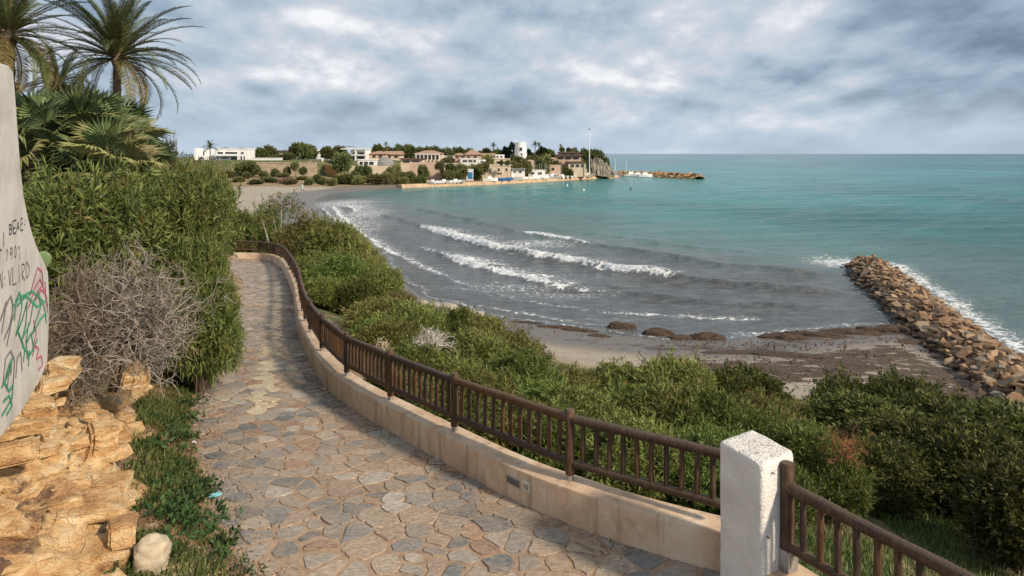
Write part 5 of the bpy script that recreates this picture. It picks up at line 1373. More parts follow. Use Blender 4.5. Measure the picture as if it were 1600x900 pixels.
# ------------------------------------------------------------------ groyne, beach wrack, flat rocks
rr = np.random.default_rng(55)
ROCKS = [hull_rock(rr, 1.0, rr.uniform(.5, .9), rr.uniform(.32, .6)) for _ in range(10)]
def rockpile(root, line, half, height, rmin, rmax, limit, rng, mat_, n_try, ends=(.7, .7), zbase=-.3):
    L_ = np.r_[0, np.cumsum(np.linalg.norm(np.diff(line, axis=0), axis=1))]; N = normals(line); placed = []; out = []
    for _ in range(n_try):
        s = rng.uniform(0, L_[-1]); t = rng.uniform(-1, 1); r = rng.uniform(rmin, rmax) * (1.0 if rng.uniform() > .15 else 1.35)
        i = min(np.searchsorted(L_, s), len(line) - 1)
        taper = min(1, ends[0] + s / 6, ends[1] + (L_[-1] - s) / 6)
        x, y = line[i] + N[i] * t * half * taper
        if any((x - a) ** 2 + (y - b) ** 2 < ((r + c) * .60) ** 2 for a, b, c in placed): continue
        placed.append((x, y, r)); z = zbase + height * taper * (1 - abs(t) ** 1.9) + rng.normal() * .10
        out.append((x, y, z, r))
    out.sort(key=lambda q: q[1])
    for (x, y, z, r) in out[:limit]:
        o = link('armour_stone', ROCKS[rng.integers(len(ROCKS))], None, root, Vector((x, y, z)) - root.location)
        if len(o.data.materials) == 0: o.data.materials.append(mat_)
        o.rotation_euler = (rng.normal() * .35, rng.normal() * .35, rng.uniform(0, 6.28)); o.scale = (r, r, r)
    rest = out[limit:]
    if rest:
        mb = MB()
        for (x, y, z, r) in rest:
            me = ROCKS[rng.integers(len(ROCKS))]; Rm = Euler((rng.normal() * .35, rng.normal() * .35, rng.uniform(0, 6.28))).to_matrix()
            mb.add([Rm @ (v.co * r) + Vector((x, y, z)) - root.location for v in me.vertices], [tuple(p.vertices) for p in me.polygons])
        tag(mb.build('far_stones', mat_, root), kind='stuff')
    return len(out)
groyne = empty('rock_groyne', (float(GRO[-1][0]), float(GRO[-1][1]), .8), 0, 'groyne of rusty brown boulders running from the beach out into the sea', 'groyne')
gN = normals(GRO); mb = MB(); k = 9; Vv = []
for i in range(len(GRO)):
    tp = min(1, .5 + i / 10)
    for t in np.linspace(-1, 1, k): q = GRO[i] + gN[i] * t * 2.75 * tp; Vv.append((q[0] - groyne.location.x, q[1] - groyne.location.y, -.7 + 1.6 * tp * (1 - abs(t) ** 2) - groyne.location.z))
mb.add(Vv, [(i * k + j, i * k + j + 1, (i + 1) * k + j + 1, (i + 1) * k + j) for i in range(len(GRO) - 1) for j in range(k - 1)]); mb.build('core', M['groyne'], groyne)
gl = np.vstack([GRO, GRO[-1] + (GRO[-1] - GRO[-4]) / np.linalg.norm(GRO[-1] - GRO[-4]) * 4])
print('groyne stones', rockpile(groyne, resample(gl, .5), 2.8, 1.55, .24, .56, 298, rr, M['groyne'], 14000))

M['wrack'] = plain('dried sea grass', (.065, .042, .029), .95, .55, 5, .05)
def wrack(px, py, lx, ly, hz, label, seed, rz=0.0):
    rng = np.random.default_rng(seed); p = on_z(px, py, .15); zb = tz(p.x, p.y); bm = bmesh.new(); bmesh.ops.create_icosphere(bm, subdivisions=4, radius=1)
    for v in bm.verts:
        c = v.co; n_ = fbm(np.array([c.x * 2.2 + seed]), np.array([c.y * 2.2 + c.z]), seed, 4)[0]
        v.co = Vector((c.x * lx * (1 + .5 * n_), c.y * ly * (1 + .7 * n_), max(-.15, c.z) * hz * (1 + 1.3 * n_)))
    me = bpy.data.meshes.new('seaweed_mound'); bm.to_mesh(me); bm.free()
    o = link('seaweed_mound', me, M['wrack'], None, (p.x, p.y, max(zb, 0) - .02)); o.rotation_euler = (0, 0, rz); tag(o, label, 'seaweed', 'mounds of washed-up sea grass along the waterline')
for i, (px, py, lx, ly, hz, lb) in enumerate((
    (972, 509, 1.1, .5, .42, 'leftmost large mound of brown seaweed standing in the wash'), (1030, 519, 1.2, .5, .42, 'middle large mound of brown seaweed at the waterline'), (1064, 526, .9, .35, .26, 'reddish low seaweed mound between the two larger ones'), (1106, 526, 1.25, .45, .45, 'rightmost rounded mound of brown seaweed in the wash'),
    (870, 509, 1.6, .25, .16, 'thin dark line of seaweed on the wet sand, second from the left'), (905, 514, 1.3, .3, .2, 'thin seaweed ridge on the wet sand left of the large mounds'), (820, 501, 1.5, .22, .13, 'thin dark line of seaweed nearest the flat pale rocks'), (935, 523, .9, .3, .14, 'small flat seaweed patch below the leftmost large mound'),
    (1225, 526, 1.6, .5, .30, 'dark seaweed bank edge at the left corner of the weedy flat'), (1275, 523, 2.0, .5, .28, 'dark seaweed scarp along the middle of the weedy flat'), (1330, 519, 2.0, .55, .30, 'dark seaweed scarp just left of the groyne'), (1385, 516, 1.8, .6, .40, 'tall seaweed heap against the foot of the groyne'), (1440, 535, 2.0, .7, .22, 'low seaweed heap beside the groyne stones'), (1150, 552, 2.2, .5, .12, 'flat seaweed spread below the rightmost mound'), (1260, 560, 3.2, .7, .14, 'broad flat seaweed spread in the middle of the weedy flat'))):
    wrack(px, py, lx, ly, hz, lb, 200 + i, rg.normal() * .12 - .1)
M['flatrock'] = plain('flat shore rock', (.34, .29, .235), .85, .4, 2.5, .05)
for i, (px, py, sx, lb) in enumerate(((690, 474, 1.5, 'pale flat shore rock, left of the two at the beach edge'), (733, 486, 1.3, 'pale flat shore rock, right of the two at the beach edge'), (660, 470, .7, 'small flat rock left of the pale shore rocks'))):
    p = on_z(px, py + 5, .2); o = link('shore_rock', stone_blob(rb, sx, sx * .6, .35, 3, .22), M['flatrock'], None, (p.x, p.y, tz(p.x, p.y) + .08)); o.rotation_euler = (0, 0, rb.uniform(-.4, .4)); tag(o, lb, 'rock')
# loose litter of sea grass
n = 16000
x = rg.uniform(-8, 30, n); y = rg.uniform(34, 56, n); Z_, s_, _, _, _, _ = terrain(x, y, True)
k = (s_ > .3) & (s_ < 13) & (rg.uniform(size=n) < (.04 + .5 * sstep(6, 14, x)) * sstep(14, 6, s_) * (fbm(x * .35, y * .9, 66, 3) > -.02))
me = blades('wrack chips', x[k], y[k], Z_[k] + .02, .22, .07, rg, (.045, .028, .018), (.21, .13, .08), 2.2)
tag(link('seaweed_litter', me, M['leaf']), 'scattered brown seaweed litter over the beach by the groyne', 'seaweed', kind='stuff')
# ------------------------------------------------------------------ the village across the bay
M['vwhite'] = plain('white villa render', (.74, .73, .71), .7, .08, .5)
M['vcream'] = plain('cream render', (.60, .50, .37), .8, .12, .5)
M['vpink'] = plain('pinkish render', (.52, .37, .28), .8, .12, .5)
M['vtan'] = plain('tan stone retaining wall', (.42, .33, .235), .9, .3, .8, .1)
M['vgrey'] = plain('grey roof', (.20, .20, .195), .7, .2, 1)
M['terra'] = plain('terracotta tiles', (.36, .215, .145), .8, .3, 2)
M['brown'] = plain('brown eaves', (.12, .075, .05), .8, .3, 2)
M['orange'] = plain('orange earth wall', (.50, .25, .10), .9, .3, .8)
M['glass'] = plain('dark window glass', (.025, .03, .035), .15, .2, 1)
M['blue'] = plain('bright blue paint', (.015, .20, .48), .5, .15, 1)
M['navy'] = plain('blue tarpaulin', (.02, .06, .26), .5, .2, 1)
M['quay'] = plain('orange quay stone', (.46, .33, .21), .9, .35, .5, .1)
def house(name, label, cat, px0, px1, yt, yb, d, dep, wall, roof=None, wins=(), group=None, roofh=1.2, over=.5, winm=None, extra=()):
    """windows and extras are rectangles seen on the front: (px0, px1, ytop, ybottom)"""
    a = at(px0, yb, d); b = at(px1, yt, d); cx = (a.x + b.x) / 2
    root = empty(name, (cx, d, a.z), 0, label, cat, group)
    w = (b.x - a.x) / 2; h = b.z - a.z
    MB().box(-w, w, 0, dep, -4.0, h).build('wall', wall, root)
    if roof == 'flat': MB().box(-w - over, w + over, -over, dep + over, h + .003, h + .35).build('roof', wall, root)
    elif roof in ('hip', 'gable'):
        mb = MB(); x0, x1, y0, y1 = -w - over, w + over, -over, dep + over; rr_ = min(w, dep / 2) * (.9 if roof == 'hip' else 0)
        v = [(x0, y0, h), (x1, y0, h), (x1, y1, h), (x0, y1, h), (x0 + rr_, dep / 2, h + roofh), (x1 - rr_, dep / 2, h + roofh)]
        mb.add(v, [(0, 1, 5, 4), (1, 2, 5), (2, 3, 4, 5), (3, 0, 4), (3, 2, 1, 0)]); mb.build('roof', M['terra'], root)
        MB().box(x0, x1, y0, y1, h - .22, h - .01).build('eaves', M['brown'], root)
    elif roof == 'dark': MB().box(-w - over, w + over, -over * 2, dep + over, h + .003, h + .5).build('roof', M['brown'], root)
    elif roof == 'grey': MB().box(-w - over, w + over, -over * 2, dep + over, h + .003, h + .4).build('roof', M['vgrey'], root)
    for (q0, q1, t, bt) in wins:
        p0 = at(q0, bt, d) - root.location; p1 = at(q1, t, d) - root.location; f = .10
        fr = MB()
        fr.box(p0.x - f, p0.x, -.14, -.003, p0.z - f, p1.z + f).box(p1.x, p1.x + f, -.14, -.003, p0.z - f, p1.z + f).box(p0.x, p1.x, -.14, -.003, p1.z, p1.z + f).box(p0.x, p1.x, -.18, -.003, p0.z - f, p0.z)
        wo = fr.build('window', wall, root)
        MB().box(p0.x, p1.x, -.05, -.005, p0.z, p1.z).build('pane', winm or M['glass'], wo)
    for (nm, q0, q1, t, bt, y0, y1, mt) in extra:
        p0 = at(q0, bt, d) - root.location; p1 = at(q1, t, d) - root.location
        MB().box(p0.x, p1.x, y0, y1, p0.z, p1.z).build(nm, mt, root)
    return root
house('white_villa', 'modern white villa with long dark windows and a garage at the left of the village', 'house', 337, 386, 233, 253, 285, 9, M['vwhite'], 'flat', [(340, 349, 237.5, 240.5), (352, 371, 237.5, 240.5), (377, 381, 237.5, 240.5), (339, 341.5, 245.5, 247.8), (346, 357, 245.5, 247.8), (361, 371, 245, 252), (376, 378.5, 244, 252), (381, 383, 244, 252)], over=.15, extra=[('balcony', 337, 372, 242.2, 243.6, -1.6, -.003, M['vwhite'])])
house('villa_wing', 'low white wing with a tall fin left of the modern white villa', 'house', 305, 322, 243, 253, 286, 7, M['vwhite'], None, [(310, 319, 246, 249)], extra=[('fin', 304, 308, 231.5, 253, -.6, 6, M['vwhite']), ('stair_block', 312, 324, 233, 243, 4.5, 7.2, M['vwhite'])])
house('boundary_wall', 'white garden wall below the modern white villa', 'wall', 296, 386, 251.4, 257, 276, .5, M['vwhite'])
house('boundary_wall', 'low white wall right of the modern white villa, in front of dark pines', 'wall', 393, 441, 247, 255, 277, .5, M['vwhite'], extra=[('coping', 393, 441, 246.4, 247, -.1, .6, M['vwhite'])])
house('flat_house', 'pale flat-roofed house behind the pines right of the white villa', 'house', 425, 453, 236, 244, 310, 8, M['vcream'], 'grey', [(430, 436, 239, 241.5), (442, 448, 239, 241.5)])
house('small_house', 'tiny white house between two round pine crowns on the skyline', 'house', 494, 502, 233.5, 241, 315, 6, M['vwhite'], None, [(496, 499, 236, 239)])
house('terrace_house', 'grey-roofed house with dark glass front and a white pillar above the orange bank', 'house', 487, 519, 250.5, 258, 272, 7, M['vwhite'], 'grey', [(489, 501, 252, 256.5), (508, 517, 252, 256.5)], extra=[('pillar', 503.5, 506.5, 247, 272, -1.6, -.6, M['vwhite'])])
house('earth_bank', 'bare orange earth bank under the grey-roofed house', 'bank', 507, 523, 257, 274, 268, 3, M['orange'])
r_ = house('white_apartment', 'white modern block of open terraces and columns beside dark trees', 'house', 548, 573, 233.5, 252, 300, 9, M['vwhite'], None, [(551, 556, 238, 241), (559, 570, 238, 241), (551, 556, 245, 249), (559, 570, 245, 249)],
           extra=[('terrace_slab', 534, 574, 232.2, 233.6, -2.2, 9.2, M['vwhite']), ('terrace_slab', 546, 574, 241.6, 243, -2.2, -.003, M['vwhite']), ('column', 556, 558, 233.6, 252, -2.0, -1.4, M['vwhite']), ('column', 571.5, 573.5, 233.6, 252, -2.0, -1.4, M['vwhite']), ('roof_terrace', 536, 549, 228, 229.3, 1, 8, M['vgrey']), ('column', 536.5, 537.5, 229.3, 232.2, 2, 2.4, M['vwhite']), ('column', 547, 548, 229.3, 232.2, 2, 2.4, M['vwhite'])])
house('pergola_house', 'low white house with open square bays left of the grey mound roof', 'house', 559, 588, 250, 259, 278, 7, M['vwhite'], 'flat', [(562, 567, 252.6, 257.5), (569, 575, 252.6, 257.5), (577, 584, 252.6, 257.5)], over=.2)
house('retaining_wall', 'high tan retaining wall running below the white villas', 'wall', 330, 494, 254.5, 279, 262, 1.2, M['vtan'], extra=[('coping', 330, 494, 253.9, 254.5, -.15, 1.35, M['vcream'])])
house('retaining_wall', 'long tan terrace wall under the low white pergola house', 'wall', 546, 622, 259, 272, 268, 1.0, M['vcream'])
house('tiled_house', 'house with two brown tiled roofs right of the white terraces', 'house', 577, 602, 240.5, 248, 305, 9, M['vpink'], 'hip', [(582, 587, 242.5, 246), (592, 597, 242.5, 246)], roofh=1.3)
house('tiled_house', 'long low house with brown tiled roof behind the grey mound roof', 'house', 600, 626, 241.5, 248, 312, 9, M['vcream'], 'gable', [(606, 611, 243, 246.5), (616, 622, 243, 246.5)], roofh=1.6)
house('cream_mansion', 'cream mansion with a row of columns and windows under a terracotta roof', 'house', 648, 690, 240, 251, 300, 10, M['vcream'], 'hip', [(652 + i * 6, 655.5 + i * 6, 243, 249) for i in range(6)], roofh=1.4, extra=[('column', 650.2 + i * 6, 651.2 + i * 6, 240.5, 251, -1.4, -.9, M['vwhite']) for i in range(7)] + [('porch_beam', 649, 688, 240.2, 241.4, -1.5, -.2, M['vwhite'])])
house('dark_awning_building', 'low building with a long dark roof over pinkish walls', 'house', 626, 660, 249, 256, 286, 8, M['vcream'], 'dark', [(630, 640, 251, 254), (644, 655, 251, 254)])
house('retaining_wall', 'pinkish terrace wall below the dark long roof', 'wall', 640, 688, 253.5, 270, 280, 1.2, M['vpink'], extra=[('buttress', 659, 661, 255, 270, -.8, -.003, M['vpink'])])
house('pink_house', 'small pink house left of the brown gabled house', 'house', 710, 725, 242.5, 249, 312, 7, M['vpink'], 'hip', [(713, 716, 244.5, 247)], roofh=1.0)
house('gabled_house', 'tall brown gabled house in the middle of the village skyline', 'house', 726, 750, 241.5, 250, 308, 9, M['vpink'], 'hip', [(730, 735, 244, 247), (740, 745, 244, 247)], roofh=2.2)
house('long_tiled_house', 'long tiled house right of the brown gabled house', 'house', 750, 772, 243, 249, 314, 8, M['vcream'], 'gable', [(754, 758, 245, 247.6), (763, 767, 245, 247.6)], roofh=1.1)
house('glazed_terrace', 'white building with a wide bluish glazed front below the gabled house', 'house', 719, 747, 248.5, 257, 298, 7, M['vwhite'], 'flat', [(723, 730, 250, 253), (732, 738, 250, 253), (739.5, 744, 250, 253)], over=.2)
house('white_annex', 'small white annex right of the wide glazed front', 'house', 748, 759, 249.5, 255, 300, 6, M['vwhite'], None, [(751, 755, 251, 253.5)])
house('cream_house', 'square cream house above the beach restaurant', 'house', 771, 797, 249, 259, 306, 8, M['vcream'], 'flat', [(776, 780, 252, 255.5), (788, 792, 252, 255.5)], over=.2)
house('beach_restaurant', 'cream beach restaurant with a dark canopy by the harbour', 'house', 766, 798, 259, 274, 293, 10, M['vcream'], 'flat', [(778, 781, 263, 267), (790, 793, 263, 267), (777, 784, 270, 272)], over=.25, extra=[('canopy', 753, 768, 263, 264.6, -3, 4, M['vgrey']), ('canopy_room', 754.5, 766, 265, 272, 1, 4, M['brown']), ('canopy_post', 754, 754.8, 264.6, 273.5, -2.8, -2.5, M['vwhite'])])
house('restaurant_annex', 'low white annex with a dark flat roof right of the beach restaurant', 'house', 799, 820, 264.5, 275, 296, 7, M['vwhite'], 'grey', [(803, 806, 267, 270), (811, 815, 267, 270)])
house('blue_kiosk', 'small white beach kiosk with a bright blue front', 'kiosk', 728.5, 739.5, 265.5, 279, 283, 3, M['vwhite'], 'flat', [], over=.12, extra=[('blue_door', 731.5, 738.5, 269, 279, -.25, -.003, M['blue']), ('counter', 729.5, 731.5, 271, 273, -.5, -.003, M['blue'])])
house('clifftop_house', 'multi-level house with long brown roofs on the headland left of the tall mast', 'house', 868, 908, 243, 252, 330, 10, M['vpink'], 'dark', [(872, 880, 245.5, 249), (884, 892, 245.5, 249), (896, 904, 245.5, 249)], over=.8)
house('clifftop_house', 'upper brown storey of terraces above the headland house roofs', 'house', 874, 906, 238.6, 242.8, 335, 8, M['vpink'], 'dark', [(878, 884, 240, 242), (890, 900, 240, 242)], over=.7)
house('pale_house', 'small pinkish cube house left of the headland house', 'house', 856, 868, 246, 253, 327, 6, M['vpink'], None, [(860, 864, 248, 250.5)])
house('lower_terrace', 'cream lower house with columns on the headland slope', 'house', 888, 915, 254, 263, 324, 6, M['vcream'], 'dark', [(892, 897, 257, 261), (900, 905, 257, 261), (908, 912, 257, 261)], over=.4)
house('boathouse', 'pink boathouse wall behind the white boats at the harbour', 'house', 856, 876, 259, 268, 316, 5, M['vpink'], 'flat', [(862, 866, 262, 266)], over=.15)
house('pink_house', 'pinkish house partly hidden by trees right of the watchtower', 'house', 822, 834, 250, 259, 312, 6, M['vpink'], None, [(826, 830, 252.5, 255)])
house('white_house', 'low white house with two dark windows right of the cream mansion', 'house', 691, 708, 244.5, 252, 302, 7, M['vwhite'], 'flat', [(694, 698, 246.5, 249.5), (701, 705, 246.5, 249.5)], over=.15)
house('white_house', 'white two-storey house peeping between trees behind the cream square house', 'house', 774, 788, 241.5, 249, 318, 7, M['vwhite'], None, [(776, 779, 243.5, 246), (782, 785, 243.5, 246)])
house('cream_house', 'long cream terrace house low on the slope left of the glazed front', 'house', 694, 718, 256.5, 264, 285, 6, M['vcream'], 'flat', [(698, 702, 259, 262), (708, 712, 259, 262)], over=.15)
house('white_house', 'white boat shed behind the masts of the boatyard', 'house', 826, 852, 266.5, 274, 310, 6, M['vwhite'], 'flat', [(830, 835, 269, 273), (841, 847, 269, 273)], over=.15)
house('cream_house', 'cream clubhouse under the headland beside the very tall mast', 'house', 895, 917, 265.5, 273, 332, 5, M['vcream'], 'flat', [(899, 904, 268, 271), (908, 912, 268, 271)], over=.15)
house('retaining_wall', 'cream terrace wall under the square cream house', 'wall', 745, 768, 256.5, 266, 291, 1, M['vcream'])
# grey mound roof
p = at(601, 258, 283); bm = bmesh.new(); bmesh.ops.create_uvsphere(bm, u_segments=20, v_segments=8, radius=1)
for v in bm.verts: v.co = Vector((v.co.x * 4.2, v.co.y * 4, max(-.3, v.co.z) * 3.3 - .0))
me = bpy.data.meshes.new('dome'); bm.to_mesh(me); bm.free(); o = link('dome_roof', me, M['vgrey'], None, p); tag(o, 'grey mound-shaped roof between the pergola house and dark long roof', 'roof')
# watchtower
p = at(813.5, 245, 322); rt = empty('watchtower', tuple(p), 0, 'white round tapering watchtower rising above the village skyline', 'tower')
mb = MB(); mb.tube([(0, 0, -3), (0, 0, .5), (0, 0, 6.2), (0, 0, 6.9)], [3.15, 3.0, 2.6, 2.65], 20); mb.build('wall', M['vwhite'], rt, smooth=True)
for (x, z, w, h) in ((.1, 3.6, .6, .75), (.35, 1.0, .5, .65)):
    f = MB().box(x - w - .1, x + w + .1, -2.98, -2.60, z - h - .1, z - h).box(x - w - .1, x - w, -2.98, -2.6, z - h, z + h).box(x + w, x + w + .1, -2.98, -2.6, z - h, z + h).box(x - w - .1, x + w + .1, -2.98, -2.6, z + h, z + h + .1).build('window', M['vwhite'], rt)
    MB().box(x - w, x + w, -2.94, -2.6, z - h, z + h).build('pane', M['glass'], f)
MB().box(-2.4, -1.7, -1, .6, 6.9, 7.5).build('parapet_stub', M['vwhite'], rt)
# masts
def mast(px, yt, yb, d, r, label, name='mast'):
    a = at(px, yb, d); t = at(px, yt, d); root = empty(name, tuple(a), 0, label, 'mast'); h = t.z - a.z
    MB().tube([(0, 0, -1), (0, 0, h * .6), (0, 0, h)], [r, r * .8, r * .55], 8).build('pole', M['vwhite'], root, smooth=True)
    MB().box(-r * 1.6, r * 1.6, -r, r, h - .5, h + .2).build('mast_head', M['vgrey'], root)
    MB().box(-r * 3, r * 3, -r * 3, r * 3, -1.2, .3).build('base', M['quay'], root)
    for s in (-1, 1): MB().tube([(s * 1.6, 0, .2), (0, 0, h * .55)], r * .12, 4).build('stay', M['vgrey'], root)
mast(921, 201.5, 274, 322, .22, 'very tall pale mast standing on the quay in front of the headland')
mast(961, 243.5, 268, 335, .13, 'short thin mast right of the headland cliff'); mast(978.7, 248.5, 270, 338, .11, 'thinnest and farthest right mast near the breakwater')
for px, yt in ((884, 249), (896, 252), (939, 250), (866, 255), (849, 256)):
    mast(px, yt, 273, 318, .08, 'thin boat mast among the white boats of the boatyard') if False else None
# quay and breakwater
QL = np.array([((px - PX0) / F * dd, dd) for px, dd in ((628, 246), (700, 260), (760, 271.5), (820, 291.5), (850, 302), (900, 323), (950, 346), (966, 353))])
q2 = smooth_poly(resample(QL, 2.0), 4); qn = normals(q2)
quay = empty('quay', tuple(map(float, (q2[0][0], q2[0][1], 0))), 0, 'low orange stone quay along the village waterfront', 'quay')
keep_world(sweep_wall('quay_body', q2 - qn * 3.0, qn, np.zeros(len(q2)) + .0, [(-4, 1.0), (0, 1.35), (2.6, 1.30), (3.0, .9), (3.4, -.6)], M['quay'], smooth=False), quay)
for k_, (px, py) in enumerate(((805, 284), (835, 283.5))):
    pass
bw = empty('breakwater', tuple(on_z(1000, 279, .5)), 0, 'orange-brown rock breakwater beyond the harbour reaching into open sea', 'breakwater')
B_L = np.array([list(on_z(px, py, .6))[:2] for px, py in ((968, 272.5), (1010, 273.5), (1045, 275.2), (1092, 278.4))])
bl = smooth_poly(resample(B_L, 1.0), 4); bn = normals(bl); mb = MB(); Vv = []
for i in range(len(bl)):
    for t in np.linspace(-1, 1, 7): q = bl[i] + bn[i] * t * 5; Vv.append((q[0] - bw.location.x, q[1] - bw.location.y, -.6 + (2.2 + .5 * math.sin(i * .7)) * (1 - t * t) - bw.location.z))
M['bwrock'] = plain('orange breakwater rock', (.42, .26, .135), .9, .45, .6, .1)
mb.add(Vv, [(i * 7 + j, i * 7 + j + 1, (i + 1) * 7 + j + 1, (i + 1) * 7 + j) for i in range(len(bl) - 1) for j in range(6)]); mb.build('core', M['bwrock'], bw)
ROCKS_SAVE = ROCKS; ROCKS = [r.copy() for r in ROCKS_SAVE]
for r in ROCKS: r.materials.clear()
rockpile(bw, bl, 4.6, 2.5, .8, 1.5, 0, rr, M['bwrock'], 1500, zbase=-.2)
for px, yt in ((1049, 270.5), (1059, 270.2), (1084, 273)):
    p = at(px, yt + 1.2, 345 if px < 1070 else 340); o = link('dark_rock', stone_blob(rb, 1.2, 1.0, .8, 2), M['brown'], None, p); tag(o, {1049: 'dark lump on the breakwater, left of the pair', 1059: 'dark lump on the breakwater, right of the pair', 1084: 'dark lump nearest the tip of the breakwater'}[px], 'rock')
# headland cliff ribs
M['cliff'] = plain('grey cliff rock', (.26, .23, .185), .9, .6, .35, .3)
hc = empty('headland_cliff', tuple(at(940, 268, 338)), 0, 'grey-brown cliff with vertical ribs at the end of the headland', 'cliff')
rc = np.random.default_rng(77)
for i, (px, yt, yb, w) in enumerate(((926, 248, 267, 3.0), (931, 245, 268, 2.6), (936, 247, 268, 2.8), (941, 250, 269, 2.6), (946, 254, 269, 2.6), (951, 259, 269, 2.4), (956, 263, 270, 2.4), (921, 252, 267, 3))):
    a = at(px, yb, 340 - i * .4); t = at(px, yt, 344); bm = bmesh.new(); bmesh.ops.create_cube(bm, size=1); bmesh.ops.subdivide_edges(bm, edges=bm.edges[:], cuts=3, use_grid_fill=True)
    hgt = t.z - a.z + 2
    for v in bm.verts:
        f = v.co.z + .5; v.co = Vector((v.co.x * w * .8 * (1.25 - .5 * f) + rc.normal() * .18, v.co.y * 6 + f * 4 + rc.normal() * .3, v.co.z * hgt + rc.normal() * .25))
    me = bpy.data.meshes.new('rib'); bm.to_mesh(me); bm.free(); b = link('cliff_rib', me, M['cliff'], hc); b.location = Vector((a.x, a.y, a.z + hgt / 2 - 2)) - hc.location

# trees of the village
VC = [crown_mesh('village crown', 80 + i, (1.0, 1.0, .72), 420, 7, .26, .12, (.055, .080, .028), (.20, .22, .08), up=.5, lobes=8, lump=.42, sprig=.3) for i in range(3)]
VO = [crown_mesh('village olive crown', 90 + i, (1.0, 1.0, .70), 420, 7, .26, .11, (.105, .12, .042), (.30, .29, .12), up=.5, lobes=8, lump=.42, sprig=.3) for i in range(2)]
VTRUNK = MB().tube([(0, 0, -1.5), (.04, 0, .5), (0, .03, 1)], [.09, .065, .05], 6).mesh('village trunk', True)
def vtree(px, yt, d, wpx, label, group, kind='dark', hmin=2.0, trunk=True, ybase=None):
    t = at(px, yt, d); zb = tz(t.x, t.y) if ybase is None else at(px, ybase, d).z; h = max(hmin, t.z - zb); r = wpx / 2 / F * d
    root = empty('pine_tree' if trunk else 'shrub', (t.x, t.y, zb), random.uniform(0, 6.28), label, 'tree' if trunk else 'shrub', group)
    me, st = random.choice(VC if kind == 'dark' else VO); rs_, hs_ = SIZE[me.name]
    ch = min(h, r * 1.9) if trunk else h
    c = link('crown', me, None, root, (0, 0, h - ch)); c.scale = (r / rs_, r / rs_, ch / hs_)
    if trunk:
        tr = link('trunk', VTRUNK, M['bark'], root); tr.scale = (r * .8, r * .8, max(.6, h - ch * .45))
G2, G3, G4, G5 = 'dark round pines behind the villas', 'dark trees along the village skyline', 'trees on the headland', 'shrubs on the slope below the villas'
PINE = {394: 'dark pine touching the right end of the white villa', 408: 'dark pine above the left half of the low white wall', 420: 'pine with the highest crown behind the low white wall', 436: 'low dark pine under the pale flat-roofed house', 462: 'round pine right of the pale flat-roofed house', 474: 'broadest round pine on the skyline left of the tiny white house', 488: 'dark pine directly left of the tiny white house', 452: 'low dark pine at the right end of the low white wall', 512: 'round pine directly right of the tiny white house', 528: 'broad dark pine directly left of the white terraces', 540: 'dark pine partly covering the white terraces and columns'}
for px, yt, w, d in ((394, 236, 16, 295), (408, 233, 20, 298), (420, 230, 22, 310), (436, 242, 22, 290), (462, 226, 20, 300), (474, 227, 26, 296), (488, 231, 20, 300), (452, 240, 18, 290), (512, 232, 26, 300), (528, 231, 26, 302), (540, 240, 20, 285)):
    vtree(px, yt, d, w, PINE[px], G2)
vtree(350, 233, 305, 18, 'green pine crown peeping over the white villa roof', G2); vtree(377, 233.5, 305, 14, 'dark pine crown over the right end of the white villa roof', G2)
for px, yt, w, d, lb in ((591, 228, 18, 330, 'round pine behind the brown tiled roofs'), (622, 229, 24, 335, 'broad green pine over the long tiled roof'), (640, 229, 22, 335, 'green pine left of the cream mansion roof'), (664, 232, 22, 335, 'pine right behind the cream mansion'), (680, 231, 22, 338, 'pine over the right end of the cream mansion'), (700, 234, 22, 325, 'pine between cream mansion and pink house'), (716, 232, 16, 335, 'dark pine behind the pink house'), (735, 234, 16, 335, 'pine behind the brown gabled house'), (761, 232.5, 12, 335, 'dark pine over the long tiled house'), (779, 236, 20, 330, 'dark bushy tree left of the watchtower'), (792, 233, 14, 330, 'dark tall tree close left of the watchtower'), (828, 240, 16, 328, 'dark tree close right of the watchtower'), (846, 236, 20, 335, 'dark pine in the middle right of the watchtower'), (858, 236, 18, 338, 'dark pine left of the headland house'), (836, 246, 26, 318, 'broad dark tree below the watchtower'), (806, 247, 26, 312, 'dark tree in front of the watchtower foot'), (846, 254, 22, 315, 'dark tree above the boatyard')):
    vtree(px, yt, d, w, lb, G3)
for px, yt, w, d, lb in ((878, 230.5, 8, 345, 'small tall tree on the headland skyline, left of the pair'), (889, 231.5, 8, 345, 'small tall tree on the headland skyline, right of the pair'), (898, 234, 18, 345, 'dark tree behind the headland house'), (912, 236, 22, 344, 'dark tree left of the headland cliff top'), (927, 236, 22, 344, 'dark tree on top of the headland cliff'), (937, 241, 14, 344, 'dark bush at the seaward edge of the headland top'), (946, 249, 12, 343, 'dark bush halfway down the headland cliff'), (914, 246, 16, 336, 'dark bush on the cliff right of the headland house'), (868, 254, 26, 324, 'dark bush under the headland house'), (884, 263, 22, 320, 'dark bush above the white boats')):
    vtree(px, yt, d, w, lb, G4, trunk=yt < 240)
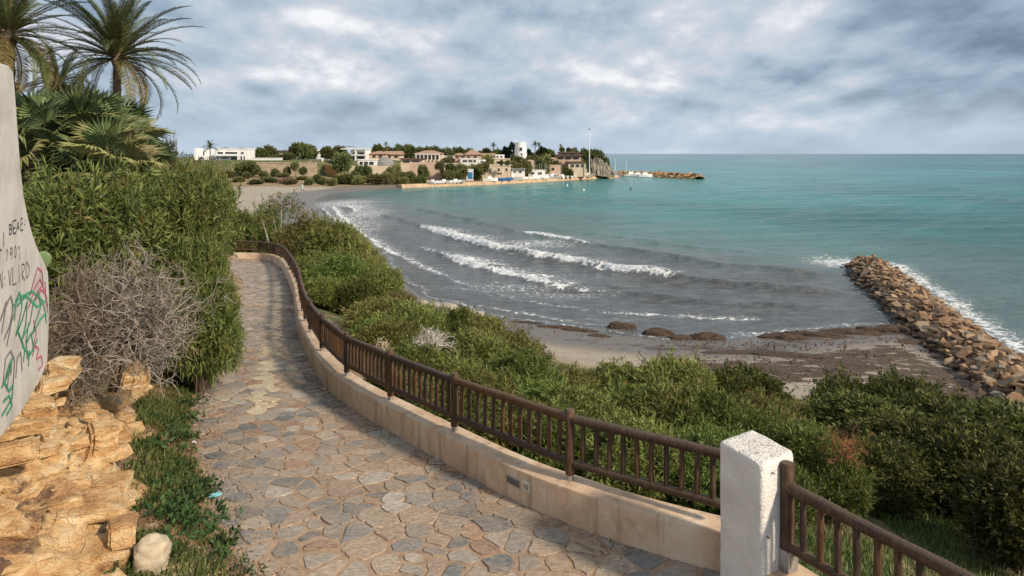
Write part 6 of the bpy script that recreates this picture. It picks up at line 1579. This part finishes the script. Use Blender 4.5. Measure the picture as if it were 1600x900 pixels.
for px, yt, w, d, k_, lb in ((388, 255, 34, 254, 'dark', 'dark tree standing before the tan retaining wall'), (462, 254, 14, 256, 'olive', 'olive tree on the right half of the tan retaining wall'), (474, 262, 12, 254, 'dark', 'small dark bush by the right end of the tan retaining wall'), (533, 243, 28, 264, 'dark', 'large dark tree left of the white terraces, above the orange bank'), (568, 261, 24, 258, 'dark', 'dark tree before the long tan terrace wall'), (616, 260, 22, 266, 'olive', 'olive tree with a sloping crown under the dark long roof'), (688, 253, 14, 274, 'olive', 'olive tree at the right end of the pinkish terrace wall'), (704, 257, 15, 276, 'dark', 'green tree between the pinkish terrace wall and glazed front'), (718, 259, 22, 278, 'olive', 'olive tree left of the blue kiosk'), (748, 257, 14, 284, 'olive', 'olive tree right of the blue kiosk'), (758, 254, 15, 290, 'olive', 'olive tree above the dark canopy of the restaurant'), (783, 251, 8, 288, 'olive', 'slim tree before the cream restaurant, left one'), (793, 251, 8, 288, 'olive', 'slim tree before the cream restaurant, right one')):
    vtree(px, yt, d, w, lb, 'trees in front of the village walls', k_)
for px, yt, w, d, k_, lb in ((372, 277, 20, 238, 'olive', 'low olive shrub leftmost on the bank behind the far beach'), (398, 281, 26, 236, 'dark', 'dark low shrub at the sand edge left of the two people'), (425, 283, 18, 240, 'dark', 'dark low shrub just left of the brown beach hut'), (440, 271, 18, 250, 'olive', 'olive shrub under the tan retaining wall'), (412, 268, 18, 250, 'olive', 'olive shrub right of the dark tree at the tan wall'), (472, 276, 16, 246, 'olive', 'olive shrub above the two people'), (495, 274, 12, 246, 'dark', 'upright dark shrub right of the two people'), (505, 279, 14, 244, 'dark', 'dark shrub at the sand edge under the orange bank'), (540, 274, 30, 246, 'dark', 'long dark shrub at the sand edge below the orange bank'), (560, 276, 28, 246, 'olive', 'olive shrub at the sand edge, middle of the long hedge'), (585, 274, 30, 248, 'olive', 'olive shrub at the right part of the long hedge by the sand'), (604, 272, 24, 250, 'olive', 'olive shrub at the end of the long hedge by the sand'), (640, 270, 26, 256, 'olive', 'grass green shrub on the slope below the pinkish wall'), (655, 276, 20, 256, 'dark', 'dark low shrub at the quay start'), (622, 268, 24, 256, 'olive', 'bright green slope shrub above the quay start'), (702, 268, 20, 272, 'olive', 'green shrub above the white boats on the shore'), (352, 268, 24, 250, 'olive', 'olive shrub at the left end of the tan retaining wall'), (330, 262, 22, 255, 'dark', 'dark shrub under the white garden wall'), (660, 262, 18, 272, 'dark', 'dark shrub on the pinkish wall')):
    vtree(px, yt, d, w, lb, G5, k_, 1.2, False)
for px, yt, w, d, lb in ((604, 232, 26, 340, 'olive tree crown just above the brown tiled roofs'), (652, 233, 24, 345, 'olive tree crown left above the cream mansion'), (632, 233, 22, 345, 'olive tree crown right of the thin palm on the skyline'), (690, 236, 26, 345, 'olive tree crown right above the cream mansion'), (708, 238, 24, 340, 'olive tree crown above the small pink house'), (725, 236, 22, 345, 'olive tree crown left above the brown gabled house'), (752, 238, 26, 340, 'olive tree crown right above the brown gabled house'), (770, 238, 24, 342, 'olive tree crown below the tall thin skyline palm'), (700, 247, 22, 300, 'olive tree between cream mansion and small pink house'), (760, 245, 22, 305, 'olive tree over the white annex'), (574, 236, 20, 320, 'olive tree peeping out right of the white terraces'), (820, 252, 24, 306, 'olive tree over the dark flat roof of the restaurant annex'), (850, 245, 24, 325, 'olive tree left of the small pinkish cube house'), (805, 256, 24, 302, 'olive tree behind the restaurant annex'), (762, 258, 16, 298, 'olive tree behind the dark canopy'), (560, 240, 16, 330, 'olive tree seen through the white terraces'), (446, 236, 22, 325, 'olive crown behind the pale flat-roofed house'), (320, 236, 22, 310, 'olive tree behind the tall white fin')):
    vtree(px, yt, d, w, lb, 'olive green trees along the village skyline', 'olive')
for px, yt, w, d, k_, lb in ((345, 272, 18, 236, 'dark', 'small dark shrub on the sandy bank at the far left of the bay'), (385, 270, 16, 246, 'olive', 'olive shrub on the bank under the tree at the tan wall'), (430, 265, 12, 256, 'dark', 'dark shrub hugging the middle of the tan retaining wall'), (448, 262, 12, 257, 'olive', 'olive shrub hugging the tan retaining wall right of its middle'), (455, 280, 20, 238, 'olive', 'olive shrub right behind the brown beach hut'), (484, 280, 14, 238, 'dark', 'dark shrub at the sand directly right of the two people'), (416, 277, 20, 240, 'olive', 'olive shrub in the middle of the sandy bank'), (520, 280, 20, 238, 'olive', 'olive shrub at the left end of the long hedge by the sand'), (552, 270, 22, 252, 'dark', 'dark shrub in the back row above the long hedge'), (632, 278, 22, 252, 'olive', 'olive shrub directly behind the left end of the quay'), (712, 269, 20, 274, 'dark', 'dark shrub behind the row of dinghies, right one'), (745, 266, 20, 286, 'dark', 'dark shrub right behind the blue kiosk'), (735, 260, 20, 288, 'olive', 'olive shrub under the wide glazed front'), (848, 262, 24, 318, 'dark', 'dark shrub left behind the boatyard'), (830, 258, 24, 314, 'olive', 'olive shrub right behind the restaurant annex'), (905, 262, 22, 335, 'olive', 'olive shrub behind the masts of the boatyard'), (894, 256, 20, 336, 'dark', 'dark shrub right of the lower headland house')):
    vtree(px, yt, d, w, lb, G5, k_, 1.2, False)
# palms and cypresses of the village
VF_ME = [frond_mesh('far frond', 2.6, dr, rngp, .55, n=9, width=.16, lift=.3) for dr in (1.0, 1.8)]
def vpalm(px, yt, d, s, label, ybase=None):
    t = at(px, yt, d); zb = tz(t.x, t.y); root = empty('palm_tree', (t.x, t.y, zb), 0, label, 'palm tree', 'palms of the village'); top = Vector((0, 0, max(2.5, t.z - zb - 1.2 * s)))
    MB().tube([(0, 0, -1), (.1, 0, top.z * .5), tuple(top)], [.26, .2, .2], 6).build('trunk', M['bark'], root)
    for i in range(18):
        f = link('frond', VF_ME[i % 2], None, root, top); f.rotation_euler = (0, -math.radians(70 - 95 * i / 18), i * 2.4); f.scale = (s, s, s)
vpalm(328, 224, 272, 1.6, 'palm in front of the modern white villa'); vpalm(771, 224.5, 330, 1.1, 'tall thin palm on the skyline left of the watchtower'); vpalm(836, 222.5, 330, 1.15, 'tall palm with a ragged crown right of the watchtower'); vpalm(603, 223, 330, .8, 'thin palm over the brown tiled roofs'); vpalm(842, 224, 331, .9, 'shorter palm touching the ragged-crowned one'); vpalm(876, 226, 345, .7, 'small palm on the headland skyline'); vpalm(690, 266, 276, .9, 'young palm before the pinkish wall'); vpalm(752, 268, 282, .9, 'palm beside the blue kiosk')
CY = MB().tube([(0, 0, 0), (0, 0, .15), (0, 0, .5), (0, 0, .85), (0, 0, 1.0)], [.06, .13, .12, .07, .01], 9).mesh('cypress core')
rcy = np.random.default_rng(5); hh_ = rcy.uniform(.05, 1, 420); az_ = rcy.uniform(0, 6.28, 420); rad_ = .16 * np.sin(np.pi * np.clip(hh_, .08, .99)) ** .6
Tc = np.stack([np.cos(az_) * rad_, np.sin(az_) * rad_, hh_], 1); Ac = np.stack([np.cos(az_) * .3, np.sin(az_) * .3, np.ones(420)], 1); Ac /= np.linalg.norm(Ac, axis=1)[:, None]
Vc, Qc, Cc = leaves(Tc, Ac, 5, .07, .03, .35, rcy, (.014, .026, .012), (.045, .06, .025)); CYM = np_mesh('cypress', Vc, Qc, Cc); CYM.materials.append(M['leaf'])
def cypress(px, yt, d, label):
    t = at(px, yt, d); zb = tz(t.x, t.y); root = empty('cypress_tree', (t.x, t.y, zb), 0, label, 'tree', 'cypresses of the village'); h = max(3, t.z - zb)
    c = link('crown', CYM, None, root); c.scale = (h * .9, h * .9, h); tr = link('trunk', VTRUNK, M['bark'], root); tr.scale = (2, 2, h * .3)
cypress(800, 224, 326, 'dark cypress touching the left side of the watchtower'); cypress(789, 230, 328, 'shorter cypress left of the one by the watchtower'); cypress(826, 234, 326, 'dark cypress right of the watchtower'); cypress(846, 230, 332, 'cypress between the tall palms and headland house'); cypress(852, 232.5, 334, 'small cypress near the headland house')

# boats
def boat_parts(L_=6.0):
    n = 9; V = []; 
    for i in range(n):
        t = i / (n - 1); w = 1.05 * (1 - max(0, t - .45) ** 2 * 3.2) * (1 if t > 0 else .9); w = max(.04, w); x = (t - .5) * L_; sh = .15 + .35 * t * t
        V += [(x, -w, .85 + sh), (x + .1 * t, -w * .72, .1), (x + .1 * t, 0, -.25 + .3 * t ** 4), (x + .1 * t, w * .72, .1), (x, w, .85 + sh)]
    f = [(i * 5 + j, (i + 1) * 5 + j, (i + 1) * 5 + j + 1, i * 5 + j + 1) for i in range(n - 1) for j in range(4)] + [(0, 1, 2, 3, 4)] + [(i * 5, i * 5 + 4, (i + 1) * 5 + 4, (i + 1) * 5) for i in range(n - 1)]
    hull = MB().add(V, f).mesh('hull', True)
    cab = MB(); cab.add([(-1.2, -.75, .9), (1.3, -.6, .95), (1.3, .6, .95), (-1.2, .75, .9), (-1.0, -.62, 2.0), (.5, -.5, 2.0), (.5, .5, 2.0), (-1.0, .62, 2.0)], [(0, 1, 5, 4), (1, 2, 6, 5), (2, 3, 7, 6), (3, 0, 4, 7), (4, 5, 6, 7)])
    win = MB(); win.add([(1.18, -.56, 1.25), (1.18, .56, 1.25), (.72, .5, 1.85), (.72, -.5, 1.85), (1.22, -.56, 1.25), (1.22, .56, 1.25), (.76, .5, 1.85), (.76, -.5, 1.85)], [(0, 1, 2, 3), (4, 7, 6, 5), (0, 4, 5, 1), (1, 5, 6, 2), (2, 6, 7, 3), (3, 7, 4, 0)])
    return hull, cab.mesh('cabin'), win.mesh('windscreen')
BH, BC, BW = boat_parts()
BOATM = [M['vwhite'], plain('grey boat', (.42, .43, .44), .5, .15, 1), plain('blue boat', (.03, .12, .35), .4, .15, 1), plain('red boat', (.30, .06, .04), .5, .15, 1)]
BMESH = []
for m_ in BOATM:
    q = BH.copy(); q.materials.append(m_); BMESH.append(q)
BC.materials.append(M['vwhite']); BW.materials.append(M['glass'])
def boat(px, py, z, s, rz, ci, label, cabin=True, group='small boats of the harbour', mastm=0):
    d = (H - z) * F / (py - PY0); p = at(px, py, d); root = empty('small_boat', (p.x, p.y, z), rz, label, 'boat', group); root.scale = (s, s, s)
    link('hull', BMESH[ci], None, root)
    if cabin: link('cabin', BC, None, root); link('windscreen', BW, None, root)
    if mastm: MB().tube([(.2, 0, .9), (.2, 0, mastm)], .05, 5).build('mast', M['vwhite'], root)
rbo = random.Random(8)
for i in range(40):
    px = 836 + (i % 26) * 4.7 + rbo.uniform(-2, 2) + (2 if i >= 26 else 0); dq = float(np.interp(px, [820, 850, 900, 950, 966], [291.5, 302, 323, 346, 353])) + (2.5 if i < 26 else 7.5)
    ci = rbo.choice((0, 0, 0, 0, 1)); ms_ = 8 if rbo.random() < .25 else 0
    lb = ('white' if ci == 0 else 'grey') + ' boat ' + ('with mast ' if ms_ else '') + 'laid up ' + ('along the quay edge' if i < 26 else 'in the back row behind the quay') + ' of the boatyard'
    boat(px, 240 + (H - 1.35) * F / dq, 1.35, rbo.uniform(.75, 1.1), rbo.uniform(0, 6.28), ci, lb, rbo.random() < .6, 'boats laid up in the boatyard', ms_)
for px, py, s, rz, ci, lb in ((974, 274, 1.2, .2, 0, 'white boat afloat right beside the end of the quay'), (986, 275.5, 1.3, .1, 0, 'white boat afloat under the thinnest mast'), (997, 276, 1.2, -.1, 0, 'white boat afloat in the middle of the breakwater shelter'), (1008, 276.8, 1.3, .15, 0, 'white boat afloat closest to the breakwater rocks'), (1000, 273.6, 1.0, .3, 1, 'grey boat behind the row of white boats at the breakwater')):
    boat(px, py, 0.0, s, rz, ci, lb, True)
def quay_py(px, back, z): return 240 + (H - z) * F / (float(np.interp(px, [628, 700, 760, 820, 850, 900, 950], [246, 260, 271.5, 291.5, 302, 323, 346])) + back)
for px, py, s, rz, ci, lb in ((766, 285.0, 1.0, .1, 0, 'big upturned white hull on the shore below the restaurant'), (779, 284.6, .9, -.1, 2, 'blue boat on the shore under the restaurant, left one'), (789, 283.6, 1.0, .1, 2, 'blue boat on the shore under the restaurant, right one'), (806, 283.0, 1.1, .4, 1, 'grey boat by the jetty right of the blue boats')):
    boat(px, quay_py(px, 1.5, 1.35), 1.35, s, rz, ci, lb, ci == 0)
for i, px in enumerate(range(676, 728, 6)):
    boat(px, quay_py(px, .8, 1.35), 1.35, .72, 1.2 + .2 * math.sin(i), 0 if i % 4 else 1, 'small pale dinghy in the row drawn up along the quay left of the blue kiosk', i % 3 == 0, 'dinghies along the quay')
for px, py, w_, h_, m_, lb in ((790, 281.2, 3.2, 1.1, 'navy', 'dark blue tarpaulin cover behind the blue boats'), (826, 279.5, 3.0, 1.2, 'vwhite', 'white covered stack at the harbour edge'), (664, 287.5, 2.6, 1.3, 'vcream', 'cream low hut at the left end of the quay'), (449, 290, 3.0, 2.2, 'brown', 'brown rounded beach hut behind the far sand')):
    p = on_z(px, py if px < 600 else quay_py(px, 5, 1.3), 1.3); bm = bmesh.new(); bmesh.ops.create_cube(bm, size=1); bmesh.ops.bevel(bm, geom=bm.edges[:], offset=.22, segments=2, affect='EDGES')
    for v in bm.verts: v.co = Vector((v.co.x * w_ * 2, v.co.y * 3, (v.co.z + .4) * h_ * (1.5 if m_ == 'brown' else 1)))
    me = bpy.data.meshes.new('cover'); bm.to_mesh(me); bm.free(); o = link('beach_hut' if 'hut' in lb else 'covered_stack', me, M[m_], None, p); tag(o, lb, 'hut' if 'hut' in lb else 'cover')
# buoys
for px, py, lb in ((985.5, 295.8, 'dark small buoy floating in the open bay, farthest right'), (886, 291, 'small white buoy in the bay nearest the quay'), (912, 298, 'small white buoy between the other two buoys')):
    p = on_z(px, py); bm = bmesh.new(); bmesh.ops.create_uvsphere(bm, u_segments=10, v_segments=8, radius=.33)
    for v in bm.verts:
        if v.co.z > .2: v.co.z += .25; v.co.x *= .5; v.co.y *= .5
    me = bpy.data.meshes.new('buoy'); bm.to_mesh(me); bm.free(); o = link('buoy', me, M['brown'] if 'dark' in lb else M['vwhite'], None, (p.x, p.y, .2)); tag(o, lb, 'buoy', 'buoys in the bay')
# two people on the far sand
SKIN = plain('skin', (.45, .28, .20), .6, .1, 5)
def person(px, py, top, legs, label, rz):
    p = on_z(px, py, .4); zb = tz(p.x, p.y); root = empty('person', (p.x, p.y, zb), rz, label, 'person')
    J = [((0, 0, .95), .13), ((0, 0, 1.15), .14), ((0, 0, 1.38), .15), ((0, 0, 1.52), .06), ((0, .01, 1.66), .10), ((0, 0, 1.76), .08), ((.10, 0, .90), .09), ((.12, .10, .50), .065), ((.13, .02, .08), .045), ((.13, .16, .04), .04), ((-.10, 0, .90), .09), ((-.12, -.06, .50), .065), ((-.13, -.2, .08), .045), ((-.13, -.06, .04), .04), ((.20, 0, 1.40), .06), ((.25, -.05, 1.12), .045), ((.24, .08, .88), .035), ((-.20, 0, 1.40), .06), ((-.25, .06, 1.12), .045), ((-.24, .16, .90), .035)]
    Ed = [(0, 1), (1, 2), (2, 3), (3, 4), (4, 5), (0, 6), (6, 7), (7, 8), (8, 9), (0, 10), (10, 11), (11, 12), (12, 13), (2, 14), (14, 15), (15, 16), (2, 17), (17, 18), (18, 19)]
    me = bpy.data.meshes.new('body'); me.from_pydata([j[0] for j in J], Ed, []); me.materials.append(SKIN)
    o = link('body', me, None, root); o.modifiers.new('skin', 'SKIN'); o.modifiers.new('sub', 'SUBSURF').levels = 1
    for v, j in zip(me.skin_vertices[0].data, J): v.radius = (j[1], j[1])
    me.skin_vertices[0].data[0].use_root = True
    MB().tube([(0, 0, .92), (0, 0, 1.2), (0, 0, 1.42), (0, 0, 1.5)], [.17, .18, .21, .09], 10).build('shirt', top, root, smooth=True)
    for s in (-1, 1): MB().tube([(s * .09, 0, .95), (s * .12, s * .08, .5), (s * .13, s * -.02 if s > 0 else -.18, .12)], [.115, .09, .07], 8).build('trouser_leg', legs, root, smooth=True)
    bm = bmesh.new(); bmesh.ops.create_uvsphere(bm, u_segments=10, v_segments=7, radius=.115)
    me = bpy.data.meshes.new('hair'); bm.to_mesh(me); bm.free(); link('hair', me, M['brown'], root, (0, -.02, 1.73))
person(472.5, 297.6, M['vwhite'], plain('light trousers', (.45, .50, .55), .8, .1, 5), 'person in white top and pale trousers standing on the far sand', .4)
person(469.3, 297.8, plain('turquoise cloth', (.05, .38, .42), .8, .1, 5), plain('teal trousers', (.06, .26, .30), .8, .1, 5), 'person in turquoise clothes standing left of the one in white', 1.2)
